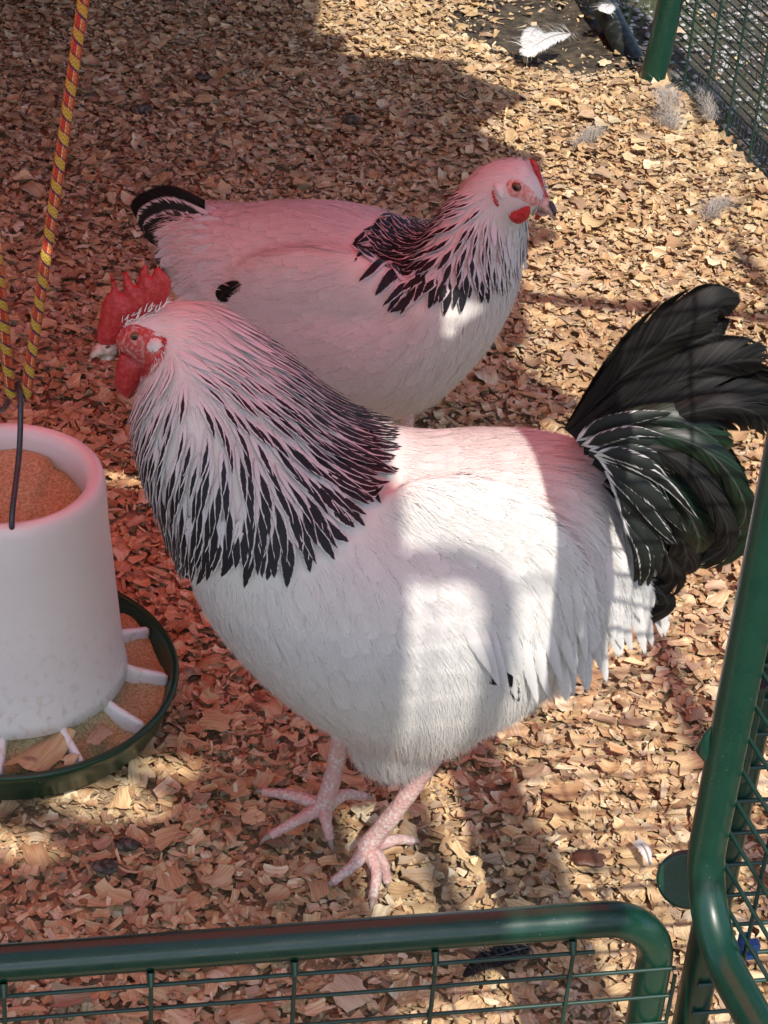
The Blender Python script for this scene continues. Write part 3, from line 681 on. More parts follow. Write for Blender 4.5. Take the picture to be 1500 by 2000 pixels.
class Bird:
    def __init__(s, plane, body):
        s.pl = plane; me = body.data
        co = np.empty(len(me.vertices) * 3, dtype=np.float32); me.vertices.foreach_get('co', co); s.co = co.reshape(-1, 3)
        me.calc_loop_triangles(); tr = np.empty(len(me.loop_triangles) * 3, dtype=np.int32); me.loop_triangles.foreach_get('vertices', tr); s.tr = tr.reshape(-1, 3)
        s.bvh = BVHTree.FromPolygons(s.co.tolist(), s.tr.tolist())
        a, b, c = s.co[s.tr[:, 0]], s.co[s.tr[:, 1]], s.co[s.tr[:, 2]]
        s.area = np.linalg.norm(np.cross(b - a, c - a), axis=1) / 2
        s.g = []
    def pick(s, x, y):
        d = Vector(ray(x, y)).normalized(); h = s.bvh.ray_cast(Vector(C), d)
        if h[0] is not None: return np.array(h[0])
        q = s.bvh.find_nearest(Vector(s.pl.at(x, y)))[0]; return np.array(q)
    def guides(s, lst):
        for x, y, dx, dy in lst:
            L = math.hypot(dx, dy); w = s.pl.at(x + dx / L * 20, y + dy / L * 20) - s.pl.at(x, y); w /= np.linalg.norm(w)
            q = s.pl.sz(s.pick(x, y)); s.g.append((q[0], q[1], w[0], w[1], w[2]))
        s.ga = np.array(s.g)
    def flow(s, p):
        v = p - s.pl.O; a = v @ s.pl.e; b = v[2]
        w = 1.0 / ((s.ga[:, 0] - a) ** 2 + (s.ga[:, 1] - b) ** 2 + 1e-4) ** 1.5
        return w @ s.ga[:, 2:5]
    def trace(s, p, n, step):
        pts, nrm = [], []
        for i in range(n):
            q, no, _, _ = s.bvh.find_nearest(Vector(p)); q = np.array(q); no = np.array(no); pts.append(q); nrm.append(no)
            d = s.flow(q); d = d - no * (d @ no); L = np.linalg.norm(d); d = d / max(L, 1e-6); p = q + d * step
        return np.array(pts), np.array(nrm)
    def sample(s, n, r):
        cum = np.cumsum(s.area); tri = np.searchsorted(cum, rng.random(n) * cum[-1]); u, v = rng.random(n), rng.random(n)
        fl = u + v > 1; u[fl], v[fl] = 1 - u[fl], 1 - v[fl]
        a, b, c = s.co[s.tr[tri, 0]], s.co[s.tr[tri, 1]], s.co[s.tr[tri, 2]]
        p = a + (b - a) * u[:, None] + (c - a) * v[:, None]
        if r <= 0: return p
        g = {}; out = []
        for q in p:
            key = tuple((q / r).astype(int)); ok = True
            for dx in (-1, 0, 1):
                for dy in (-1, 0, 1):
                    for dz in (-1, 0, 1):
                        for o in g.get((key[0] + dx, key[1] + dy, key[2] + dz), ()):
                            if (o[0] - q[0]) ** 2 + (o[1] - q[1]) ** 2 + (o[2] - q[2]) ** 2 < r * r: ok = False; break
                        if not ok: break
                    if not ok: break
                if not ok: break
            if ok: g.setdefault(key, []).append(q); out.append(q)
        return np.array(out)
    def near(s, q): return (np.asarray(q) - s.pl.O) @ s.pl.n > -.004
    def px(s, q):                       # picture position of a point, far side folded onto the near side
        return proj(q if (np.asarray(q) - s.pl.O) @ s.pl.n >= 0 else s.pl.mirror(q))
SHAPES = {
    'pointed': lambda t: (min(1, t / .25) ** .6) * max(0, 1 - max(0, (t - .45) / .55) ** 1.7) ** .9 + .02,
    'round': lambda t: (min(1, t / .3) ** .7) * max(0, 1 - max(0, (t - .68) / .32) ** 2.6) ** .55 + .02,
    'blade': lambda t: (.25 + .75 * min(1, t / .4)) * max(0, 1 - max(0, (t - .80) / .20) ** 2.2) ** .6 + .02,
}
def vane(pts, nrm, hw, shape, h0, h1, camber=.25, cross=2, twist=0.0):
    n = len(pts); v = []; uv = []; f = []; c = cross + 1; sh = SHAPES[shape]
    for i in range(n):
        t = pts[min(i + 1, n - 1)] - pts[max(i - 1, 0)]; t = t / max(np.linalg.norm(t), 1e-9)
        no = nrm[i]; sd = np.cross(no, t); sd /= max(np.linalg.norm(sd), 1e-9)
        tt = i / (n - 1); w = hw * sh(tt); h = h0 + (h1 - h0) * tt
        for j in range(c):
            s_ = 2 * j / cross - 1
            v.append(pts[i] + sd * s_ * w + no * (h - camber * w * s_ * s_ + twist * s_ * w)); uv.append(((s_ + 1) / 2, tt))
    for i in range(n - 1):
        for j in range(cross): b = i * c + j; f.append((b, b + c, b + c + 1, b + 1))
    return v, f, uv
class Heap:
    def __init__(s): s.v, s.f, s.uv, s.a, s.nr = [], [], [], [], []; s.n = 0
    def add(s, v, f, uv, a, nr=None):
        if nr is not None: s.nr += list(np.repeat(nr, len(v) // len(nr), 0))
        s.f += [tuple(x + s.n for x in t) for t in f]; s.v += v; s.uv += uv; s.a += [a] * len(v); s.n += len(v)
    def build(s, name, mat, parent, kind='stuff'):
        o = mesh(name, s.v, s.f, mat, parent, s.uv, s.a, nrm=s.nr if len(s.nr) == len(s.v) else None)
        if kind: o['kind'] = kind
        return o
def barbs(bird, name, parent, n, fn, mat):
    """fine loose barbs lying on the plumage; fn(px, py) -> (length, lift) or None"""
    V_, F_, N_ = [], [], []
    for q in bird.sample(n, 0):
        x, y = bird.px(q); r = fn(x, y)
        if r is None: continue
        L, lift, w = r; L *= random.uniform(.6, 1.3)
        hq, no, _, _ = bird.bvh.find_nearest(Vector(q)); no = np.array(no); d = bird.flow(np.array(q)); d = d - no * (d @ no); d /= max(np.linalg.norm(d), 1e-6)
        sd = np.cross(no, d); d = d + sd * random.gauss(0, .22); d /= np.linalg.norm(d)
        p0 = np.array(q) + no * .0012; p1 = p0 + d * L * .55 + no * L * lift * .6; p2 = p0 + d * L + no * L * lift * random.uniform(.4, 1.2) - Z3 * L * .05
        b = len(V_); w *= .5
        V_ += [p0 - sd * w, p0 + sd * w, p1 + sd * w * .8, p1 - sd * w * .8, p2]
        F_ += [(b + 3, b + 2, b + 1, b), (b + 4, b + 2, b + 3)]; N_ += [no] * 5
    return tag(mesh(name, V_, F_, mat, parent, nrm=N_), kind='stuff')
def inflate(name, outline, plane, off, thick, mat, parent, res=.0022, pw=.5, rough=.0004, place=None, edge=.0):
    """a solid, cushioned shape from an outline in the picture, standing in the plane"""
    q = [plane.at(x, y, off) for x, y in outline]; sz = [plane.sz(p) for p in q]
    sz = catmull(np.array(sz + [sz[0]]), len(sz) * 4)[:-1]
    mn, mx = sz.min(0), sz.max(0); pts = [Vector(p) for p in sz]; nb = len(pts); poly = [tuple(p) for p in sz]
    a = mn[0]
    seg = np.roll(sz, -1, 0) - sz
    def bd(p):
        t = np.clip(((p - sz) * seg).sum(1) / np.maximum((seg ** 2).sum(1), 1e-12), 0, 1); return np.sqrt((((sz + seg * t[:, None]) - p) ** 2).sum(1)).min()
    while a < mx[0]:
        b = mn[1]
        while b < mx[1]:
            p = np.array([a + random.uniform(-.2, .2) * res, b + random.uniform(-.2, .2) * res])
            if inpoly(p[0], p[1], poly) and bd(p) > res * .45: pts.append(Vector(p))
            b += res
        a += res
    r = delaunay_2d_cdt(pts, [(i, (i + 1) % nb) for i in range(nb)], [], 1, 1e-7); P2, FF = r[0], r[2]
    ds = [bd(np.array(p)) for p in P2]; dm = max(ds); v = []; f = []
    for sg in (1, -1):
        for p, d in zip(P2, ds):
            t = thick * (edge + (1 - edge) * (d / dm) ** pw) if d > 1e-6 else thick * edge
            t += rough * noise.noise(Vector((p[0] * 400, p[1] * 400, sg))) * (1 if d > 1e-6 else 0)
            v.append(plane.O + plane.e * p[0] + Z3 * (p[1]) + plane.n * (off + sg * t))
    n = len(P2)
    f += [tuple(t) for t in FF]; f += [tuple(x + n for x in reversed(t)) for t in FF]
    if edge:
        for i in range(nb): f.append((i, i + n, (i + 1) % nb + n, (i + 1) % nb))
    for p in v: p[2] += 0
    o = mesh(name, v, f, mat, parent)
    if not edge:
        import bmesh
        bm = bmesh.new(); bm.from_mesh(o.data); bmesh.ops.remove_doubles(bm, verts=bm.verts, dist=1e-6); bmesh.ops.recalc_face_normals(bm, faces=bm.faces); bm.to_mesh(o.data); bm.free()
    return o
def shell(bird, name, outline, mat, parent, lift, res=.0018, pw=.5, rough=.0004, sides=(1, -1)):
    """a patch of bare skin lying on the head, on both cheeks"""
    pl = bird.pl; sz = [pl.sz(bird.pick(x, y)) for x, y in outline]
    sz = catmull(np.array(sz + [sz[0]]), len(sz) * 4)[:-1]; poly = [tuple(p) for p in sz]
    seg = np.roll(sz, -1, 0) - sz
    def bd(p):
        t = np.clip(((p - sz) * seg).sum(1) / np.maximum((seg ** 2).sum(1), 1e-12), 0, 1); return np.sqrt((((sz + seg * t[:, None]) - p) ** 2).sum(1)).min()
    mn, mx = sz.min(0), sz.max(0); pts = [Vector(p) for p in sz]; nb = len(pts); a = mn[0]
    while a < mx[0]:
        b = mn[1]
        while b < mx[1]:
            p = np.array([a, b])
            if inpoly(a, b, poly) and bd(p) > res * .45: pts.append(Vector(p))
            b += res
        a += res
    r = delaunay_2d_cdt(pts, [(i, (i + 1) % nb) for i in range(nb)], [], 1, 1e-7); P2, FF = r[0], r[2]; ds = [bd(np.array(p)) for p in P2]; dm = max(ds)
    out = []
    for sg in sides:
        v = []
        for p, d in zip(P2, ds):
            base = pl.O + pl.e * p[0] + Z3 * p[1]; h = bird.bvh.ray_cast(Vector(base + pl.n * sg * .2), Vector(-pl.n * sg))
            q = np.array(h[0]) if h[0] is not None else base
            no = np.array(h[1]) if h[0] is not None else pl.n * sg
            k_ = (d / dm) ** pw; v.append(q + no * (.0004 + lift * k_ + rough * noise.noise(Vector((p[0] * 500, p[1] * 500, sg)))))
        out.append(mesh(name, v, [tuple(t) if sg > 0 else tuple(reversed(t)) for t in FF], mat, parent))
    return out
def eye(bird, x, y, r, parent):
    for sg in (1, -1):
        q = bird.pick(x, y)
        if sg < 0: q = bird.pl.mirror(q)
        n = bird.pl.n * sg; A = np.array(n) * r * .55; B = bird.pl.e * r; D = Z3 * r * .92
        v, f = ellipsoid(q + n * .0006, [A, B, D], 12, 20); o = mesh('eye', v, f, M['iris'], parent)
        v, f = ellipsoid(q + n * (.0006 + r * .30), [A * .66, B * .60, D * .60], 10, 18); mesh('pupil', v, f, M['pupil'], o)
def limb(name, path, rad, mat, parent, n=14, sub=5):
    p = catmull(path, (len(path) - 1) * sub + 1); r = catmull(np.array(rad)[:, None], (len(path) - 1) * sub + 1)[:, 0]
    r = r * (1 + .05 * np.sin(np.arange(len(r)) * 2.1)); v, f, uv = sweep(p, r, n); return mesh(name, v, f, mat, parent, uv)

# ------------------------------------------------------------------ rooster
RP = Plane((0, 1.50, 0), 0.0)
rooster = empty('rooster', (.0, 1.5, 0), 'white rooster with black streaked neck and black tail standing in front', 'rooster')
secs = [((1215, 985), (1262, 1105), .012), ((1165, 905), (1255, 1165), .045), ((1115, 862), (1200, 1230), .070), ((1030, 840), (1090, 1330), .098), ((920, 834), (978, 1402), .118),
        ((810, 836), (835, 1452), .125), ((720, 812), (678, 1420), .125), ((655, 770), (525, 1325), .120), ((597, 715), (398, 1190), .110), ((535, 668), (312, 1020), .096),
        ((475, 632), (256, 875), .078), ((420, 606), (258, 775), .056), ((372, 592), (275, 722), .036), ((325, 590), (283, 706), .0255), ((285, 598), (270, 700), .0215), ((250, 612), (250, 695), .0175), ((228, 635), (236, 690), .012), ((218, 655), (226, 684), .006)]
pieces = [loft(RP, secs)]
for sg in (1, -1):   # thighs and folded wings
    A, B = RP.at(805, 1290, .055 * sg), RP.at(768, 1440, .05 * sg)
    ax = (A - B); u = ax / np.linalg.norm(ax); w = np.cross(u, RP.n)
    pieces.append(ellipsoid((A + B) / 2, [u * .080, w * .052, RP.n * .040]))
    A, B = RP.at(760, 1010, .060 * sg), RP.at(1090, 1225, .082 * sg); ax = A - B; L = np.linalg.norm(ax); u = ax / L; w = np.cross(u, RP.n); w /= np.linalg.norm(w)
    pieces.append(ellipsoid((A + B) / 2, [u * L * .60, w * .085, RP.n * .022]))
body = union_skin('body', pieces, M['skinwhite'], rooster)
RB = Bird(RP, body)
RB.guides([(300, 620, 1, .15), (350, 610, 1, .4), (400, 640, .7, .7), (330, 760, -.1, 1), (272, 850, -.35, 1), (300, 980, -.2, 1), (400, 900, -.15, 1), (400, 1080, -.12, 1), (480, 760, .15, 1), (480, 900, 0, 1),
           (520, 1050, 0, 1), (600, 850, .3, 1), (610, 1000, .15, 1), (540, 700, .75, .8), (650, 800, .85, .6), (720, 865, 1, .25), (690, 950, .65, .8), (450, 650, .75, .55), (900, 850, 1, .05), (900, 1000, .9, .45),
           (1040, 930, .9, .35), (1150, 1040, .65, .8), (1200, 1150, .4, 1), (900, 1150, .85, .5), (1050, 1200, .45, 1), (700, 1150, .35, 1), (500, 1230, .5, .9), (600, 1350, .6, 1), (750, 1450, .1, 1), (900, 1400, .15, 1), (1000, 1280, .25, 1)])
HACK = [(300, 700), (340, 690), (400, 640), (470, 645), (560, 700), (640, 775), (700, 815), (782, 842), (790, 880), (782, 935), (752, 990), (716, 1032), (655, 1092), (600, 1115), (562, 1142), (520, 1128), (480, 1142), (440, 1118), (400, 1135), (350, 1132), (310, 1075), (275, 1000), (245, 930), (235, 870), (240, 800), (270, 770)]
HEADP = RB.pick(335, 660)
cand = RB.sample(18000, .0078); hk_items = []
for q in cand:
    x, y = RB.px(q)
    if not inpoly(x, y, HACK): continue
    dh = np.linalg.norm(q - HEADP); g = sstep(.05, .19, dh)
    L = (.034 + .040 * g) * random.uniform(.85, 1.15); n = 7
    pts, nr = RB.trace(q, n, L / (n - 1)); tx, ty = RB.px(pts[-1])
    if not inpoly(tx, ty + random.uniform(-8, 2), HACK):
        L *= .6; pts, nr = RB.trace(q, n, L / (n - 1)); tx, ty = RB.px(pts[-1])
        if not inpoly(tx, ty, HACK): continue
    hk_items.append((dh, q, pts, nr, L, x, y))
heap = Heap(); solo = []
for dh, q, pts, nr, L, x, y in hk_items:
    g = sstep(.05, .19, dh); hw = (.0031 + .0028 * g) * random.uniform(.85, 1.15)
    # dark amount: white by the head and throat, streaks on the nape, black towards the cape's edge
    tx, ty = RB.px(pts[-1]); up_ = sstep(760, 900, ty + .38 * (tx - 300) if tx < 420 else ty + .25 * (tx - 300))
    blk = (.52 + .20 * sstep(.08, .20, np.linalg.norm(pts[-1] - HEADP))) * (.35 + .65 * up_) * random.uniform(.88, 1.1)
    if up_ < .12: blk = 0
    v, f, uv = vane(pts, nr, hw, 'pointed', .0010 + random.uniform(0, .0008), .0062 + random.uniform(0, .0022), .25)
    item = (v, f, uv, (random.random(), min(blk, .88), random.uniform(0, .35) * up_, 1))
    if RB.near(q) and len(solo) < 290 and g > .5 and random.random() < .8: solo.append(item)
    else: heap.add(*item)
heap.build('hackle_plumage', M['hackle'], rooster)
for v, f, uv, a in solo: mesh('hackle_feather', v, f, M['hackle'], rooster, uv, [a] * len(v))
# long dark cape feathers along the lower edge of the hackle
CAPE = [((640, 800), (700, 838), (782, 850)), ((650, 815), (715, 850), (775, 866)), ((655, 830), (720, 862), (780, 882)), ((650, 850), (715, 885), (775, 905)), ((640, 865), (710, 905), (778, 932)), ((640, 890), (700, 930), (752, 988)),
        ((630, 900), (685, 960), (735, 985)), ((615, 920), (670, 985), (712, 1034)), ((600, 930), (655, 1000), (690, 1035)), ((590, 950), (640, 1030), (680, 1060)), ((575, 960), (620, 1040), (652, 1095)), ((560, 980), (595, 1060), (605, 1118)),
        ((540, 990), (560, 1080), (562, 1144)), ((520, 1000), (530, 1080), (524, 1130)), ((500, 1000), (490, 1085), (482, 1144)), ((470, 1010), (452, 1085), (440, 1120)), ((440, 1010), (415, 1085), (396, 1137)), ((410, 1010), (385, 1080), (362, 1137)), ((385, 1000), (355, 1070), (338, 1118)), ((350, 980), (325, 1040), (310, 1078))]
for a, b, c in CAPE:
    for mir in (0, 1):
        sp_ = catmull([RB.pick(*a), RB.pick(*b), RB.pick(*c)], 9); 
        if mir: sp_ = np.array([RP.mirror(p) for p in sp_])
        pts, nr = [], []
        for p in sp_:
            q_, no, _, _ = RB.bvh.find_nearest(Vector(p)); pts.append(np.array(q_)); nr.append(np.array(no))
        v, f, uv = vane(np.array(pts), np.array(nr), random.uniform(.0055, .0072), 'pointed', .003, .0058 + random.uniform(-.001, .002), .25)
        mesh('cape_feather', v, f, M['hackle'], rooster, uv, [(random.random(), random.uniform(.66, .82), .1, 1)] * len(v))
# white contour feathers
heap = Heap()
for q in RB.sample(20000, .0115):
    x, y = RB.px(q)
    if x < 345 and y < 730: continue
    if inpoly(x, y, HACK) and not (x < 480 and y < 800): continue
    sad = sstep(950, 1120, x) * sstep(1330, 1150, y); bel = sstep(1380, 1450, y)
    L = (.036 + .026 * sad - .006 * bel) * random.uniform(.8, 1.2); hw = (.0075 - .0030 * sad) * random.uniform(.7, 1.3); n = 6
    if x < 480 and y < 800: L *= .7; hw *= .55
    pts, nr = RB.trace(q, n, L / (n - 1))
    v, f, uv = vane(pts, nr, hw, 'round' if sad < .5 else 'pointed', .0004, .0014 + random.uniform(0, .0008) + .002 * sad, .05)
    heap.add(v, f, uv, (random.random(), 0, random.uniform(0, .10), 1), nr)
heap.build('body_plumage', M['white'], rooster)
def rfn(x, y):
    if inpoly(x, y, HACK) and y > 800: return None
    if x < 300 and y < 730 and y > 640: return None
    if x < 345 and y < 740: return (.009, .12, .0005)
    if y > 1440: return (.022, .26, .0004)
    if x > 1080 and y > 1050: return (.026, .16, .0005)
    return (.026, .040, .0004)
barbs(RB, 'down', rooster, 70000, rfn, M['down'])
# hanging flight feathers of the folded wing, saddle fringe
def strip_feather(name, px, hw, shape, mat, attr, parent, plane, off, n=14, camber=.3, cross=4, lean=0.0, bend=0.0):
    if isinstance(off, tuple):                      # laid on the bird's side, hanging free below it
        bird, lift, sg = off; o_ = lift; cp_ = []
        for j_, (x, y) in enumerate(px):
            h = bird.bvh.ray_cast(Vector(C), Vector(ray(x, y)).normalized())[0]
            if h is not None: o_ = (np.array(h) - plane.O) @ plane.n + lift * (j_ / (len(px) - 1) * 1.45 - .45)
            cp_.append(plane.at(x, y, o_))
        if sg < 0: cp_ = [plane.mirror(p) for p in cp_]
        q = catmull(cp_, n)
    else: q = catmull([plane.at(x, y, off) for x, y in px], n)
    nr = []
    for i in range(n):
        no = plane.n + Z3 * lean; no = no / np.linalg.norm(no); nr.append(no)
        q[i] = q[i] + plane.n * bend * math.sin(math.pi * i / (n - 1))
    v, f, uv = vane(q, np.array(nr), hw, shape, 0, 0, camber, cross)
    return mesh(name, v, f, mat, parent, uv, [attr] * len(v))
WING = [((880, 1150), (920, 1240), (958, 1300)), ((905, 1150), (945, 1255), (972, 1325)), ((928, 1150), (965, 1270), (990, 1342)), ((950, 1150), (985, 1275), (1006, 1352)), ((972, 1150), (1006, 1280), (1024, 1360)), ((995, 1150), (1027, 1280), (1046, 1358)), ((1028, 1200), (1050, 1280), (1066, 1340)), ((1050, 1190), (1074, 1260), (1094, 1318)), ((1075, 1180), (1100, 1250), (1122, 1305))]
for i, px in enumerate(WING):
    for sg in (1,): strip_feather('flight_feather', [px[0], px[1], (px[2][0] + 6, px[2][1] + 24)], .0066, 'pointed', M['white'], (random.random(), 0, random.uniform(0, .35), 1), rooster, RP, (RB, .014 + .002 * (i % 3), sg), camber=.18)
for px, o in ((((985, 1270), (1000, 1340), (1014, 1372)), .088), (((1000, 1250), (1030, 1290), (1038, 1318)), .099), (((960, 1240), (985, 1300), (1000, 1345)), .09), (((940, 1290), (960, 1325), (972, 1338)), .09)):
    strip_feather('flight_feather', px, .006, 'pointed', M['black'], (random.random(), 0, 0, 1), rooster, RP, (RB, .009, 1))
FR = 51
for i in range(FR):
    t = (i % 17) / 16; x0, y0 = 1090 + 165 * t, 1185 - 125 * t - (55 * (i // 17)); L = 200 - 30 * t
    for sg in (1,):
        j = random.uniform(-14, 14); dx = 25 + 25 * t + random.uniform(-10, 10)
        strip_feather('saddle_feather', [(x0 + j, y0), (x0 + j + dx * .5, y0 + L * .5), (x0 + j + dx, y0 + L * random.uniform(.85, 1.05))],
                      random.uniform(.0055, .0085), random.choice(('pointed', 'round')), M['white'], (random.random(), 0, random.uniform(0, .5), 1), rooster, RP, (RB, random.uniform(.008, .018), sg), n=8, cross=2)
# tail: main feathers and sickles (px along the shaft, half width, offset, material)
TAIL = [
    (((1112, 846), (1200, 735), (1300, 640), (1395, 592), (1424, 618)), .0205, .006, 'black'), (((1116, 850), (1210, 750), (1310, 670), (1390, 640), (1418, 655)), .019, -.006, 'black'),
    (((1120, 850), (1230, 770), (1340, 715), (1430, 692), (1505, 704)), .0200, .014, 'black'), (((1120, 852), (1230, 782), (1350, 738), (1450, 735), (1530, 760)), .0195, -.014, 'black'),
    (((1124, 856), (1240, 795), (1370, 762), (1465, 772), (1540, 815)), .0195, .022, 'black'), (((1126, 858), (1250, 810), (1370, 790), (1450, 800), (1490, 830)), .018, -.022, 'black'),
    (((1128, 862), (1220, 812), (1320, 800), (1395, 845), (1412, 890)), .0150, .031, 'greenblack'), (((1130, 866), (1230, 830), (1330, 835), (1400, 890), (1425, 930)), .0155, .036, 'greenblack'),
    (((1140, 872), (1270, 850), (1375, 895), (1440, 985), (1430, 1050), (1352, 1108)), .0165, .028, 'greenblack'), (((1140, 880), (1250, 870), (1345, 920), (1395, 1000), (1405, 1060)), .0175, .020, 'black'),
    (((1150, 885), (1240, 890), (1320, 950), (1362, 1030), (1360, 1085)), .0175, .034, 'greenblack'), (((1160, 900), (1240, 930), (1310, 1000), (1340, 1070), (1325, 1125)), .0170, .026, 'black'),
    (((1180, 940), (1250, 990), (1300, 1060), (1310, 1120), (1270, 1150)), .0150, .018, 'black'), (((1190, 1080), (1250, 1130), (1292, 1140), (1300, 1165), (1262, 1195), (1222, 1206)), .0090, .010, 'black'),
    (((1190, 1100), (1240, 1145), (1290, 1150)), .013, -.004, 'black'),
    (((1130, 860), (1260, 815), (1390, 775), (1470, 790), (1512, 850)), .013, .030, 'black'), (((1135, 866), (1260, 835), (1360, 850), (1425, 910), (1455, 985), (1440, 1040)), .012, .040, 'greenblack'), (((1140, 872), (1260, 860), (1350, 900), (1408, 985), (1418, 1050), (1380, 1095)), .011, .044, 'black')]
for px, hw, off, mt in TAIL:
    hw *= .86
    strip_feather('tail_feather', px, hw, 'blade', M[mt], (random.random(), 0, 0, 1), rooster, RP, off, n=22, camber=.45, lean=random.uniform(.0, .5), bend=.016)
    strip_feather('tail_feather', [(x - 4, y - 6) for x, y in px], hw * .8, 'blade', M[mt], (random.random(), 0, 0, 1), rooster, RP, -off - .006, n=20, camber=-.28, lean=-.1, bend=-.012)
COV = [((1125, 862), (1180, 822), (1240, 810), (1310, 812)), ((1135, 870), (1200, 850), (1260, 850), (1330, 880)), ((1150, 880), (1210, 872), (1270, 890), (1320, 930)), ((1160, 890), (1220, 895), (1280, 930), (1335, 1000)), ((1170, 900), (1230, 925), (1290, 975), (1342, 1040)),
       ((1180, 920), (1230, 950), (1280, 1010), (1318, 1060)), ((1190, 940), (1235, 975), (1270, 1035), (1300, 1085)), ((1200, 960), (1240, 1010), (1268, 1060), (1275, 1105)), ((1210, 990), (1245, 1030), (1262, 1085), (1258, 1130)), ((1215, 1010), (1248, 1060), (1252, 1110), (1240, 1150)),
       ((1140, 872), (1190, 842), (1250, 828), (1330, 850)), ((1165, 884), (1225, 880), (1290, 910), (1345, 975)), ((1185, 930), (1240, 965), (1295, 1030), (1330, 1085))]
for i, px in enumerate(COV + COV[:10] + COV[3:10]):
    jx, jy = (random.uniform(-14, 14), random.uniform(-12, 12)) if i >= len(COV) else (0, 0); kk = random.uniform(.85, 1.12)
    px = [(px[0][0] + (x - px[0][0]) * kk + jx * j / 3, px[0][1] + (y - px[0][1]) * kk + jy * j / 3) for j, (x, y) in enumerate(px)]
    for sg in (1, -1): strip_feather('tail_covert', px if sg > 0 else [(x, y - 30) for x, y in px], random.uniform(.0050, .0082), 'pointed', M['laced'], (random.random(), random.choice((.72, .85, .95, 1.1, 1.1)), random.uniform(0, .5), 1), rooster, RP, sg * (.044 + .0022 * (i % 6)), n=12, camber=.3, lean=random.uniform(0, .5) * sg, bend=.008 * sg)
# head
COMB = [(189, 664), (190, 641), (194, 626), (199, 600), (206, 582), (217, 566), (215, 537), (222, 542), (229, 563), (241, 573), (240, 548), (243, 530), (251, 536), (257, 549), (266, 557), (271, 539), (280, 519), (287, 521), (294, 540), (306, 522), (320, 531), (331, 545), (334, 557), (330, 578), (322, 592), (300, 608), (278, 622), (258, 634), (244, 650), (234, 668), (215, 676), (198, 674)]
inflate('comb', COMB, RP, 0, .0065, M['comb'], rooster, pw=.45)
inflate('wattle', [(234, 690), (228, 715), (224, 738), (228, 757), (240, 773), (252, 777), (264, 760), (284, 737), (304, 714), (318, 694), (300, 690), (270, 694), (250, 690)], RP, .010, .0062, M['comb'], rooster, rough=.0014)
inflate('wattle', [(236, 692), (228, 720), (227, 745), (238, 765), (256, 765), (280, 735), (296, 712), (270, 698)], RP, -.009, .006, M['comb'], rooster)
shell(RB, 'face', [(220, 650), (236, 640), (258, 634), (285, 640), (316, 656), (325, 676), (322, 698), (306, 722), (282, 744), (258, 748), (240, 735), (230, 712), (224, 690), (218, 668)], M['face'], rooster, .0022, rough=.0010)
shell(RB, 'ear_lobe', [(288, 668), (296, 659), (308, 658), (318, 666), (319, 680), (308, 690), (295, 688), (287, 680)], M['skinwhite'], rooster, .0034, rough=.0016)
shell(RB, 'ear_rim', [(316, 658), (326, 663), (325, 684), (312, 702), (292, 722), (276, 736), (284, 718), (300, 702), (316, 686), (321, 672)], M['comb'], rooster, .0052)
eye(RB, 265, 657, .0043, rooster)
V_, F_ = [], []
for i in range(60):                                # tuft of fine feathers over the root of the comb
    t = random.random(); a = RP.at(236 + 88 * t, 634 - 40 * t ** .8 + random.uniform(-4, 14), random.choice((-1, 1)) * random.uniform(.004, .011)); L = random.uniform(.006, .012)
    d = RP.e * random.uniform(.1, .7 + .5 * t) + Z3 * random.uniform(.4, 1.0) + RP.n * random.uniform(-.3, .3); d /= np.linalg.norm(d); sd = np.cross(d, RP.n); b = len(V_); w = .0004
    V_ += [a - sd * w, a + sd * w, a + d * L * .6 + sd * w * .7, a + d * L * .6 - sd * w * .7, a + d * L - Z3 * L * .1]; F_ += [(b, b + 1, b + 2, b + 3), (b + 3, b + 2, b + 4)]
tag(mesh('crown_tuft', V_, F_, M['down'], rooster), kind='stuff')
tube('nostril', [RP.at(213, 676, .0058), RP.at(207, 679, .0056)], .0009, M['darkhorn'], rooster, 8)
inflate('upper_beak', [(232, 666), (212, 666), (198, 668), (186, 675), (177, 687), (173, 706), (183, 699), (204, 693), (230, 693)], RP, 0, .0068, M['beak'], rooster, pw=.6, rough=.0001)
inflate('lower_beak', [(228, 690), (204, 691), (190, 696), (200, 701), (222, 702)], RP, 0, .0056, M['beak'], rooster, pw=.6, rough=.0001)
# shanks and toes
def foot(parent, hip, hub, toes, r=.0085):
    leg = limb('leg', [hip, hip * .5 + hub * .5 + np.array([.002, 0, 0]), hub], [r * 1.05, r * .95, r * 1.1], M['shank'], parent)
    for t in toes:
        tp = [hub - Z3 * .002] + list(t); m_ = len(tp); limb('toe', tp, [r * .95] + [r * .80 - (r * .32) * i / (m_ - 1) for i in range(1, m_)], M['shank'], leg, 12)
        d = tp[-1] - tp[-2]; d /= np.linalg.norm(d); limb('claw', [tp[-1] - d * .003, tp[-1] + d * .006, tp[-1] + d * .011 - Z3 * .004], [r * .42, r * .28, .0004], M['claw'], leg, 8)
g = lambda x, y, z: G(x, y, z + .012 if z < .025 else z)
hub = g(716, 1655, .030); hip = P(845, 1480, hub[1] + .005)
foot(rooster, hip, hub, [[g(735, 1700, .012), g(728, 1755, .004)], [g(690, 1690, .014), g(650, 1722, .003)], [g(770, 1640, .012), g(805, 1642, .002)], [g(745, 1680, .012), g(757, 1722, -.006)]])
hub = g(634, 1572, .030); hip = P(668, 1420, hub[1] + .005)
foot(rooster, hip, hub, [[g(575, 1555, .016), g(516, 1546, .006)], [g(585, 1600, .014), g(528, 1632, .003)], [g(637, 1605, .013), g(645, 1640, .002)], [g(672, 1552, .014), g(712, 1556, .004)]])

